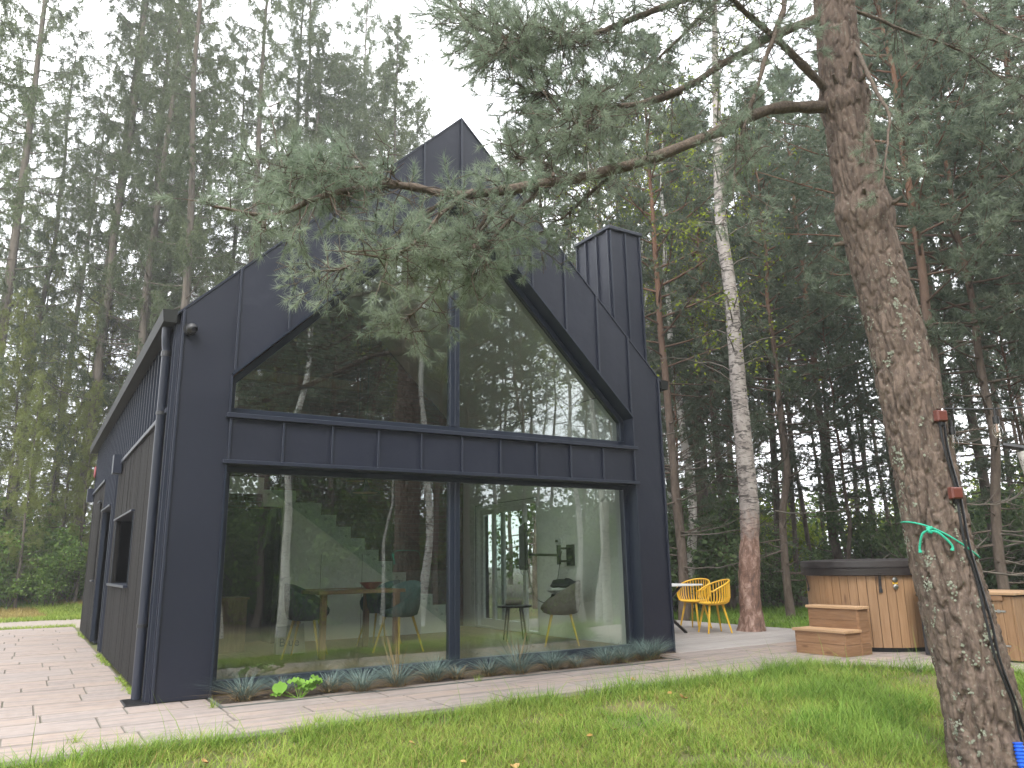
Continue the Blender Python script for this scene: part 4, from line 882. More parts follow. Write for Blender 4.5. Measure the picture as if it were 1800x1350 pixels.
def gen_birch(seed, H, r0, c0, nb, lean=.0, leaf=.06, den=10):
    rg = np.random.default_rng(seed); wd = Geo(); nd = Geo(); z = np.linspace(-.2, H, 14); dr = np.cumsum(rg.normal(size=(14, 2))*.07, 0); dr -= dr[1]; dr[:, 0] += lean*z; T = np.column_stack([dr, z])
    rad = r0*(1-np.clip(z, 0, H)/H*.94)**.9; rad[:2] *= 1.2; wd.tube(spline(T, 36), np.interp(np.linspace(0, 1, 36), np.linspace(0, 1, 14), rad), 12); tp = []; tw = Geo()
    for k in range(nb):
        h = (k+rg.random())/nb; zz = c0+(H-c0)*h*.97; L = 2.2*(1-h)**.7*rg.uniform(.5, 1.1)+.4; az = k*2.4+rg.uniform(-.5, .5); a = np.array([math.cos(az), math.sin(az), 0]); p = np.array([np.interp(zz, z, T[:, 0]), np.interp(zz, z, T[:, 1]), zz])
        u = np.linspace(0, 1, 6)[:, None]; P = p+a*L*u*.8+np.array([0, 0, 1])*L*(.75*u-.45*u*u); tw.tube(P, np.linspace(.012, .003, 6), 4)
        for j in range(5):
            t = rg.uniform(.3, 1); q = np.array([np.interp(t, u[:, 0], P[:, i]) for i in range(3)]); d = unit(a*.5+rg.normal(size=3)*.6+[0, 0, -.5]); l2 = rg.uniform(.3, .9); s = np.linspace(0, 1, 4)[:, None]; tw.tube(q+d*l2*s+np.array([0, 0, -.3*l2])*s*s, np.linspace(.004, .0015, 4), 3)
            ss = rg.random((den, 1)); tp.append(q+d*l2*ss+np.array([0, 0, -.3*l2])*ss**2+rg.normal(size=(den, 3))*.06)
    nd.leaves(np.concatenate(tp), leaf, rg); return wd.mesh('trunk', True), nd.mesh('crown'), tw.mesh('branches', True)
def gen_shrub(seed, h, r, n, leaf):
    rg = np.random.default_rng(seed); wd = Geo(); nd = Geo(); tp = []
    for k in range(16):
        d = unit([rg.normal()*.55*r/h, rg.normal()*.55*r/h, 1]); L = h*rg.uniform(.6, 1.05); s = np.linspace(0, 1, 6)[:, None]; P = rg.normal(size=3)*[.15*r, .15*r, 0]+d*L*s+rg.normal(size=3)*[.12, .12, 0]*s*s; wd.tube(P, np.linspace(.014, .003, 6), 4)
        for j in range(7):
            t = rg.uniform(.2, 1); q = np.array([np.interp(t, s[:, 0], P[:, i]) for i in range(3)]); e = unit(rg.normal(size=3)+[0, 0, .25]); l2 = rg.uniform(.15, .45)*r; wd.tube(q+e*l2*s[:4]/.6, np.linspace(.005, .002, 4), 3)
            m = max(1, n//112); ss = rg.random((m, 1)); tp.append(q+e*l2*ss*1.1+rg.normal(size=(m, 3))*.07*r)
    nd.leaves(np.concatenate(tp), leaf, rg, .5); return wd.mesh('stems', True), nd.mesh('crown')
PROTO = {}
def proto(kind):
    if kind in PROTO: return PROTO[kind]
    P = {'pine1': lambda: gen_pine(1, 14, .115, 5.0, 2.6, 62), 'pine2': lambda: gen_pine(2, 15, .12, 6.2, 2.4, 58), 'pine3': lambda: gen_pine(3, 12, .09, 3.8, 2.2, 56, dead=22), 'pole': lambda: gen_pine(4, 15, .075, 8.5, 1.7, 34, tn=12, dead=20, sub=6),
         'larch1': lambda: gen_larch(5, 21, .165, 2.6, 2.1, 108), 'larch2': lambda: gen_larch(6, 19, .14, 3.4, 1.8, 100), 'larch3': lambda: gen_larch(7, 16, .11, 1.5, 1.9, 124),
         'birch1': lambda: gen_birch(8, 13, .11, 6, 48, .02, den=22), 'birch2': lambda: gen_birch(9, 11, .085, 5, 36, -.035), 'shrub1': lambda: gen_shrub(10, 1.9, 1.2, 4200, .085), 'shrub2': lambda: gen_shrub(11, 2.6, 1.5, 5200, .10)}[kind]()
    PROTO[kind] = P; return P
KM = {'p': ('pine_bark', 'pine_needle'), 'l': ('larch_bark', 'larch_needle'), 'b': ('birch_bark', 'birch_leaf'), 's': ('dry_twig', 'shrub_leaf')}
def plant(kind, name, x, y, s, label, cat, group=None, rz=None, leaf=None, sz=None):
    P = proto(kind); k = KM[kind[0]]; rg = random.Random(hash((round(x, 2), round(y, 2))) & 0xffff)
    t = thing(name, label, cat, (x, y, float(gz(x, y))-.02), group); t.rotation_euler = (rg.uniform(-.02, .02), rg.uniform(-.02, .02), rz if rz is not None else rg.uniform(0, 6.28)); t.scale = (s, s, s*(sz or 1))
    link('trunk' if kind[0] != 's' else 'stems', P[0], None, t).data
    if not P[0].materials: P[0].materials.append(MATS[k[0]])
    o = link('crown', P[1], None, t)
    if leaf:
        if not P[1].materials: P[1].materials.append(MATS[k[1]])
        o.material_slots[0].link = 'OBJECT'; o.material_slots[0].material = MATS[leaf]
    elif not P[1].materials: P[1].materials.append(MATS[k[1]])
    if len(P) > 2:
        link('branches', P[2], None, t)
        if not P[2].materials: P[2].materials.append(MATS['dry_twig'])
    return t

# --- larches behind the house
LG = 'larches behind the house'
for x, y, k, s, lab in (
    (-2.52, 21.35, 'larch1', 1.15, 'stout larch at the picture edge, nearest to the gravel drive'), (.22, 20.36, 'larch1', 1.12, 'tall larch standing closest past the far end of the gutter'), (.27, 21.86, 'larch2', 1.25, 'thin larch close beside the tall one past the gutter'),
    (1.21, 18.28, 'larch2', 1.15, 'slender larch, first of the close pair over the eave'), (1.7, 20.25, 'larch1', 1.05, 'slender larch, second of the close pair over the eave'), (2.34, 15.13, 'larch2', 1.1, 'straight larch rising directly behind the front eave corner'),
    (4.17, 16.83, 'larch1', 1.0, 'larch rising behind the lower half of the roof slope'), (5.74, 18.52, 'larch2', 1.12, 'pale larch trunk, first of the pair behind the pine branch'), (6.61, 20.36, 'larch1', 1.02, 'larch trunk, second of the pair behind the pine branch'),
    (5.65, 16.47, 'larch3', 1.27, 'dense bright green larch with a pointed top'), (9.18, 22.71, 'larch3', 1.5, 'far larch with a blunt top beyond the roof'), (8.96, 16.39, 'larch3', 1.36, 'slim larch with a spire top seen against the open sky'), (10.61, 23.26, 'larch2', 1.2, 'far larch showing between the spire-topped one and the ridge'),
    (-3.11, 12.27, 'larch2', 1.0, 'larch just beyond the picture edge over the drive'), (7.27, 19.12, 'larch3', 1.3, 'bright larch between the dense one and the ridge'), (2.9, 21.5, 'larch3', 1.3, 'larch filling the gap over the eave corner'), (9.6, 19.6, 'larch3', 1.36, 'larch just before the open sky beside the spire-topped one'), (11.2, 19.4, 'larch3', 1.25, 'low topped larch between the spire-topped one and the ridge'), (8.6, 21.4, 'larch3', 1.42, 'full crowned larch behind the spire-topped one'), (12.6, 20.5, 'larch3', 1.15, 'larch whose top shows just over the ridge')):
    plant(k, 'larch_tree', x, y, s, lab, 'tree', LG, sz=1.0 if k == 'larch3' else 1.3)
for x, y, k, s in ((-1.74, 24.37, 'larch2', 1.15), (3.49, 28.09, 'larch2', 1.2), (-.39, 28.37, 'larch1', 1.05), (6.98, 27.48, 'larch1', 1.1), (-2.85, 30.33, 'larch2', 1.15), (13.0, 23.3, 'larch3', 1.2), (4.32, 21.9, 'larch2', 1.2), (9.45, 27.87, 'larch2', 1.2), (-4.5, 26, 'larch1', 1.0), (2.2, 24.5, 'larch2', 1.15)):
    plant(k, 'far_larch', x, y, s, 'far larch with a bare thin trunk behind the front row of larches', 'tree', 'second row of larches')
plant('larch3', 'young_larch', -1.15, 18.3, .42, 'young larch with drooping light green branches on the bank', 'tree', leaf='light_larch'); plant('larch3', 'young_larch', -2.6, 19.0, .5, 'young larch at the picture edge above the bushes', 'tree', leaf='light_larch')
plant('larch3', 'young_larch', .35, 19.2, .42, 'young larch tucked between the two tall trunks', 'tree', leaf='light_larch'); plant('larch3', 'young_larch', -.5, 22, .6, 'taller young larch behind the bushes on the bank', 'tree', leaf='light_larch')
for x, y, s, lab in ((-1.7, 19.9, .6, 'feathery light green larch sapling among the bank bushes'), (-.2, 20.6, .62, 'feathery light green sapling before the tall trunks'), (-2.9, 21.6, .7, 'feathery sapling over the broad bush'), (.9, 21.5, .7, 'feathery sapling behind the far house corner'), (-1.0, 24.5, .85, 'taller feathery sapling behind the bank')):
    plant('larch3', 'larch_sapling', x, y, s, lab, 'tree', 'larch saplings on the bank', leaf='light_larch')
# --- pines by the terrace
for x, y, k, s, lab in (
    (10.0, 3.9, 'pine1', .92, 'slim pine with an orange upper trunk standing behind the yellow chairs'), (13.4, 5.9, 'pine2', .9, 'brown leaning pine just behind the pale birch'),
    (11.9, 3.0, 'pine3', .95, 'reddish pine trunk touching the birch in view'), (15.17, 4.12, 'pine2', .95, 'reddish pine trunk rising over the hot tub cover'),
    (10.6, -1.15, 'pine1', .9, 'orange barked pine close behind the big leaning trunk'), (11.9, -1.1, 'pine3', .95, 'dark pine past the string lights'),
    (11.2, 7.6, 'pine1', 1.0, 'pine behind the chimney'), (13.2, 9.5, 'pine2', 1.0, 'pine between chimney and birch'), (16.5, 1.2, 'pine1', 1.05, 'thick crowned pine over the pump cabinet'), (18.0, 6.4, 'pine1', .95, 'thick crowned pine beyond the hot tub'), (13.6, .6, 'pine3', 1.15, 'bushy pine whose low crown hangs behind the hot tub'), (14.4, 7.8, 'pine3', 1.2, 'bushy pine between the birch and the chimney'), (12.6, -2.6, 'pine1', .95, 'bushy pine at the picture edge past the string lights'), (15.8, -1.0, 'pine3', 1.2, 'low crowned pine behind the junction boxes'), (10.4, 9.8, 'pine3', 1.2, 'bushy pine behind the ridge end'), (16.2, 9.6, 'pine1', 1.1, 'tall pine behind the birch crown')):
    plant(k, 'pine_tree', x, y, s, lab, 'tree', 'pines round the terrace')
for x, y, s, lab in ((11.0, 4.8, .5, 'young pine beside the slim orange trunk'), (12.5, 4.4, .55, 'young pine behind the deck chairs'), (14.2, 3.2, .6, 'young pine between the birch and the hot tub'), (14.6, 1.8, .55, 'young pine whose crown shows over the hot tub steps'), (12.8, .2, .5, 'young pine right behind the hot tub cover'), (16.3, 2.8, .65, 'taller young pine behind the reddish trunk'), (13.6, -.8, .55, 'young pine touching the big trunk in view'), (12.4, -3.2, .6, 'young pine at the picture edge under the string lights'), (14.5, -2.5, .65, 'young pine behind the birch pole'), (17.0, 5.2, .7, 'taller young pine deep beyond the steps'), (15.2, 6.6, .65, 'taller young pine behind the pale birch'), (12.0, 6.3, .6, 'young pine between the chimney and the deck')):
    plant('pine3', 'young_pine', x, y, s, lab, 'tree', 'young pines round the terrace')
rgf = random.Random(99)
for x, y in ((17.99, 7.02), (21.38, 9.17), (25.64, 11.83), (22.56, 10.92), (20.37, 7.16), (25.53, 10.24), (19.85, 6.14), (24.28, 8.5), (17.71, 3.92), (22.17, 6.2), (19.06, 11.89), (25.15, 17.1), (25.21, 14.01), (16.14, 6.15), (21, 3), (23, 1), (19, 0), (20, 13.5), (27, 5), (26, 14)):
    plant('pole', 'thin_pine', x, y, rgf.uniform(.85, 1.15), 'thin dark pine pole in the wood beyond the hot tub', 'tree', 'thin pines in the wood')
for i in range(24):
    az = rgf.uniform(.45, 1.3); d = rgf.uniform(22, 50); x, y = CAM.x+d*math.sin(az), CAM.y+d*math.cos(az)
    plant(rgf.choice(['pine1', 'pine2', 'pine3', 'pole']), 'forest_pine', x, y, rgf.uniform(.85, 1.2), 'far pine in the wood behind the terrace', 'tree', 'far pines behind the terrace')
for i in range(26):
    az = rgf.uniform(-.22, .5); d = rgf.uniform(34, 56); x, y = CAM.x+d*math.sin(az), CAM.y+d*math.cos(az)
    plant(rgf.choice(['pine1', 'pine3', 'larch3']), 'forest_tree', x, y, rgf.uniform(.55, .8), 'far tree in the wood behind the larches', 'tree', 'far trees behind the larches')
# --- shrubs
for x, y, k, s, lf, lab in ((-1.6, 18.7, 'shrub1', 1.1, None, 'leafy bush on the bank between the larch trunks'), (-3.0, 19.2, 'shrub2', .9, None, 'broad bush on the bank at the picture edge'), (-.45, 18.9, 'shrub2', .7, None, 'green bush beside the far house corner'), (-2.8, 23, 'shrub2', 1.2, 'dark_leaf', 'dark bush behind the leafy one on the bank'), (-1, 25, 'shrub2', 1.3, 'dark_leaf', 'dark bush deep behind the gutter end'), (.6, 22.5, 'shrub2', 1.1, None, 'tall bush mostly hidden by the side wall')):
    plant(k, 'shrub', x, y, s, lab, 'bush', 'bushes on the bank', leaf=lf)
for i in range(34):
    az = rgf.uniform(.66, 1.22); d = rgf.uniform(17.5, 25); x, y = CAM.x+d*math.sin(az), CAM.y+d*math.cos(az)
    plant(rgf.choice(['shrub1', 'shrub2']), 'undergrowth_shrub', x, y, rgf.uniform(.7, 1.25), 'dark leafy shrub under the pines behind the terrace', 'bush', 'shrubs under the pines', leaf='dark_leaf')
for i in range(30):
    az = rgf.uniform(.6, 1.25); d = rgf.uniform(27, 42); x, y = CAM.x+d*math.sin(az), CAM.y+d*math.cos(az)
    plant(rgf.choice(['shrub1', 'shrub2']), 'undergrowth_shrub', x, y, rgf.uniform(1.2, 2.2), 'light green undergrowth bush deep in the wood', 'bush', 'undergrowth deep in the wood', leaf=rgf.choice([None, 'birch_leaf', None]))
for x, y, s, lab in ((-2.3, 20.3, 1.25, 'round light green bush between leafy one and picture edge'), (-1.0, 20.2, 1.2, 'light green bush under the young larches'), (.35, 19.6, .9, 'light green bush against the far house corner')):
    plant('shrub2', 'shrub', x, y, s, lab, 'bush', 'bushes on the bank')
# --- wood in front of the house, behind the photographer, which the panes mirror
for x, y, k, s, lab in ((4.47, -11.6, 'birch2', 1.3, 'leaning white birch mirrored in the lower window beside the corner pier'), (3.1, -12.4, 'birch1', .8, 'thin grey birch mirrored by the dark door in the lower window'), (8.66, -12.6, 'birch1', 1.15, 'bright birch mirrored beside the mullion'), (8.0, -13.9, 'birch2', .7, 'thin birch mirrored close beside the bright one'), (9.2, -15.9, 'birch2', .75, 'thinnest birch mirrored before the brick wall'),
                        (11.6, -8.2, 'birch1', 1.0, 'birch mirrored over the armchair'), (14.1, -17.9, 'birch1', .9, 'birch mirrored in the terrace door'), (15.0, -16.4, 'birch2', 1.0, 'birch mirrored beside the television'), (12.6, -10.5, 'birch2', 1.1, 'birch mirrored in the upper pane')):
    plant(k, 'birch_tree', x, y, s, lab, 'tree', 'birches across the lawn')
for i in range(64):
    x, y = rgf.uniform(-10, 36), rgf.uniform(-34, -15)
    plant(rgf.choice(['pine1', 'pine2', 'pole', 'pole']), 'lawn_edge_pine', x, y, rgf.uniform(.85, 1.15), 'conifer across the lawn, seen only as a reflection in the panes', 'tree', 'conifers across the lawn')
for i in range(36):
    x, y = rgf.uniform(2, 15), rgf.uniform(-30, -15.5)
    plant(rgf.choice(['pole', 'pine2', 'pole', 'pine1']), 'lawn_edge_pine', x, y, rgf.uniform(.8, 1.1), 'conifer across the lawn, seen only as a reflection in the panes', 'tree', 'conifers across the lawn')
for i in range(56):
    x, y = rgf.uniform(0, 34), rgf.uniform(-26, -14.0)
    plant('shrub2', 'lawn_edge_shrub', x, y, rgf.uniform(1.3, 2.1), 'bush across the lawn, seen only as a reflection in the panes', 'bush', 'bushes across the lawn')

for i in range(16):
    x, y = rgf.uniform(2, 26), rgf.uniform(-24, -16)
    plant('pine3', 'lawn_edge_sapling', x, y, rgf.uniform(.5, .65), 'young conifer across the lawn, seen only as a reflection in the panes', 'tree', 'young conifers across the lawn')
# --- the pale birch on the deck
def deck_birch():
    t = thing('deck_birch', 'pale birch with a reddish flaking foot growing through the deck', 'tree', (9.1, 1.45, 0)); rg = np.random.default_rng(31)
    C = spline([(9.09, 1.47, -.1), (9.11, 1.44, .9), (9.17, 1.38, 1.9), (9.13, 1.34, 2.9), (9.09, 1.32, 3.8), (9.02, 1.25, 5.6), (8.90, 1.23, 6.9), (8.94, 1.18, 8.6), (9.0, 1.12, 10.3), (9.1, 1.0, 13)], 260)-np.array([9.1, 1.45, 0])
    n = 40; th = np.arange(n)*2*np.pi/n; zz = C[:, 2]; rad = np.interp(zz, [-.1, .1, .35, 1.5, 4, 7, 13], [.235, .2, .172, .156, .132, .10, .03])
    u = np.cos(th)[None]*2.2+3+zz[:, None]*.0; v2 = np.sin(th)[None]*2.2+zz[:, None]*2.6
    dsp = (fbm(u*1.5+zz[:, None]*1.1, v2*1.8, 4)-.5)*.05*np.interp(zz, [0, 1.6, 2.4, 7], [1.6, 1.3, .9, .5])[:, None]
    rr = rad[:, None]+dsp+.03*np.exp(-zz[:, None]/.12)*np.maximum(0, np.sin(th*3+1))[None]
    V = np.stack([C[:, 0:1]+rr*np.cos(th), C[:, 1:2]+rr*np.sin(th), np.repeat(zz[:, None], n, 1)], -1).reshape(-1, 3)
    i, j = np.meshgrid(np.arange(len(C)-1), np.arange(n), indexing='ij'); Q = np.stack([i*n+j, i*n+(j+1) % n, (i+1)*n+(j+1) % n, (i+1)*n+j], -1).reshape(-1, 4)
    link('trunk', npmesh('trunk', V, [Q], True), 'old_birch_bark', t)
    tw = Geo(); nd = Geo(); tp = []
    for k in range(46):
        z0 = rg.uniform(4.0, 12.6); c = np.array([np.interp(z0, zz, C[:, q]) for q in range(3)]); az = rg.uniform(0, 6.28); a = np.array([math.cos(az), math.sin(az), 0]); L = rg.uniform(.5, 2.0); s = np.linspace(0, 1, 6)[:, None]
        P = c+a*L*s*.85+np.array([0, 0, 1])*L*(.7*s-.5*s*s); tw.tube(P, np.linspace(.014, .003, 6), 4)
        for j in range(5):
            q = P[rg.integers(2, 6)]; d = unit(a*.4+rg.normal(size=3)*.6+[0, 0, -.6]); l2 = rg.uniform(.2, .8); m = 9 if z0 > 6 else 6; tw.tube(q+d*l2*s, np.linspace(.004, .0015, 6), 3); tp.append(q+d*l2*rg.random((m, 1))+rg.normal(size=(m, 3))*.06)
    nd.leaves(np.concatenate(tp), .062, rg); link('branches', tw.mesh('branches', True), 'dry_twig', t); link('crown', nd.mesh('crown'), 'birch_leaf', t)
deck_birch()
plant('birch1', 'birch_tree', 11.4, 5.2, 1.0, 'yellowing birch crown showing above the chimney', 'tree'); plant('birch2', 'birch_tree', 9.6, 6.6, 1.1, 'yellow-green birch crown beside the chimney cap', 'tree'); plant('birch1', 'birch_tree', 12.6, 7.0, .95, 'yellow-green birch behind the pale deck birch', 'tree')
# ------------------------------------------------------------------ the big leaning pine in front
PC = np.array([(4.66, -4.60, -.75), (4.586, -4.5455, -.249), (4.5725, -4.5215, .282), (4.529, -4.443, 1.036), (4.5045, -4.4005, 1.85), (4.4765, -4.353, 2.73), (4.423, -4.2635, 3.69), (4.3935, -4.215, 4.775), (4.406, -4.2345, 5.81), (4.45, -4.25, 7.5), (4.5, -4.2, 10), (4.5, -4.2, 14.5)])
PR = np.array([.25, .214, .217, .202, .195, .190, .187, .163, .158, .14, .11, .02])
def pine_c(z): return np.array([np.interp(z, PC[:, 2], PC[:, i]) for i in range(2)])
VF = unit([4.5+1.02, -4.4+7.62]); VR = np.array([VF[1], -VF[0]])      # viewing direction toward the trunk, and across it
def on_trunk(z, f, off=.0):
    """point on the bark at height z; f from -1 to 1 across the side that faces the lawn"""
    r = np.interp(z, PC[:, 2], PR)+off; c = pine_c(z); p = c+VR*r*f-VF*r*math.sqrt(max(0, 1-f*f)); return Vector((p[0], p[1], z))
big = thing('big_pine', 'big leaning pine trunk with furrowed lichen-flecked bark on the lawn', 'tree', (4.6, -4.55, -.3))
def big_pine():
    rg = np.random.default_rng(41); O = np.array([4.6, -4.55, -.3])
    S = spline(PC, 1400); zz = S[:, 2]; m = zz < 6.6; S = S[m]; zz = zz[m]; n = 150; th = np.arange(n)*2*np.pi/n
    rad = np.interp(zz, PC[:, 2], PR); TH, ZZ = np.meshgrid(th, zz); nx = 20
    wv = .9*(fbm(np.cos(TH)*2.5+9, np.sin(TH)*2.5+ZZ*2.2, 3)-.5)
    U = (TH/(2*np.pi)*nx+wv) % nx; Vv = ZZ/.21+1.2*(fbm(np.cos(TH)*2+3, np.sin(TH)*2+ZZ*3, 3)-.5)
    f1, f2 = worley(U, Vv, nx); b1, b2 = worley((TH/(2*np.pi)*14+wv*1.6) % 14, ZZ/.42+2.2*(fbm(np.cos(TH)*2+7, np.sin(TH)*2+ZZ*2, 3)-.5), 14); lowp = 1-sstep(1.2, 3.6, ZZ+1.5*(fbm(np.cos(TH)+5, ZZ*1.5+np.sin(TH), 2)-.5))
    plate = sstep(.02, .28, f2-f1)*(1-lowp)+sstep(.0, .20, b2-b1)*(.75+.25*sstep(.02, .25, f2-f1))*lowp*1.35
    U2 = (TH/(2*np.pi)*31+wv*3) % 31; g1, g2 = worley(U2, ZZ/.17+wv*5, 31); pl2 = sstep(.0, .3, g2-g1)
    fine = fbm(np.cos(TH)*14+ZZ*3, np.sin(TH)*14+ZZ*17, 4)-.5
    k = np.interp(zz, [-.5, 2, 4, 6.5], [1.2, 1.0, .75, .5])[:, None]
    dsp = k*(.019*plate-.013+.0055*pl2*plate+.022*fine)
    for z0, h, s in ((4.82, .035, .11), (3.80, .030, .12), (2.35, .012, .1), (-.6, .08, .35)): dsp += h*np.exp(-((ZZ-z0+.04*np.sin(TH*2+1))/s)**2)*(.5+1.1*fbm(np.cos(TH)*3+z0, np.sin(TH)*3+ZZ*5, 3))
    rr = rad[:, None]+dsp; V = np.stack([S[:, 0:1]+rr*np.cos(TH), S[:, 1:2]+rr*np.sin(TH), ZZ+0*TH], -1).reshape(-1, 3)-O
    i, j = np.meshgrid(np.arange(len(S)-1), np.arange(n), indexing='ij'); Q = np.stack([i*n+j, i*n+(j+1) % n, (i+1)*n+(j+1) % n, (i+1)*n+j], -1).reshape(-1, 4)
    tr = link('trunk', npmesh('trunk', V, [Q], True), 'old_pine_bark', big)
    g = Geo(); zt = np.linspace(6.55, 14.4, 20); g.tube(np.column_stack([[pine_c(z) for z in zt], zt])-O, np.interp(zt, PC[:, 2], PR), 14); link('upper_trunk', g.mesh('upper_trunk', True), 'old_pine_bark', tr)
    # lichen flakes on the bark
    lg = Geo(); c = 0; FV = []; FQ = []
    for q in range(4400):
        if q % 11 == 0: zc = -.6+3.9*rg.random()**1.4; ac = rg.uniform(0, 6.28)
        z = zc+rg.normal()*.018; a = ac+rg.normal()*.085; ca, sa = math.cos(a), math.sin(a)
        if vnoise(np.array([a*3+3.]), np.array([z*2.2]))[0] < .45: continue
        r = np.interp(z, PC[:, 2], PR)+.016*float(np.interp(z, [0, 3], [1.2, .8])); cc = pine_c(z); p = np.array([cc[0]+r*ca, cc[1]+r*sa, z]); nrm = np.array([ca, sa, .1]); t1 = np.array([-sa, ca, 0]); t2 = np.array([0, 0, 1.]); s = rg.uniform(.004, .011)
        ring = [p+(t1*math.cos(w_)+t2*math.sin(w_))*s*rg.uniform(.6, 1.3)+nrm*rg.uniform(.0, .008) for w_ in np.arange(7)*.8976]; k0 = len(FV); FV += [p+nrm*.006]+ring; FQ += [(k0, k0+1+w_, k0+1+(w_+1) % 7) for w_ in range(7)]
    lg.put(np.array(FV)-O, None, np.array(FQ)); tag(link('lichen', lg.mesh('lichen'), 'lichen', tr), kind='stuff')
    # snapped branch stubs at the two whorls
    for z, f, L, up in ((4.90, .75, .16, .5), (4.95, .35, .10, .8), (4.92, -.2, .08, .6), (3.83, .98, .10, .35), (3.58, -.98, .09, -.05), (3.9, .1, .06, .4)):
        b = on_trunk(z, f); d = Vector((b.x-pine_c(z)[0], b.y-pine_c(z)[1], 0)).normalized(); e = b+d*L+Vector((0, 0, L*up)); MB().tube([b-d*.05, b+d*L*.5+Vector((0, 0, L*up*.3)), e], [.026, .018, .013], 8).build('stub', 'branch_bark', tr, smooth=True)
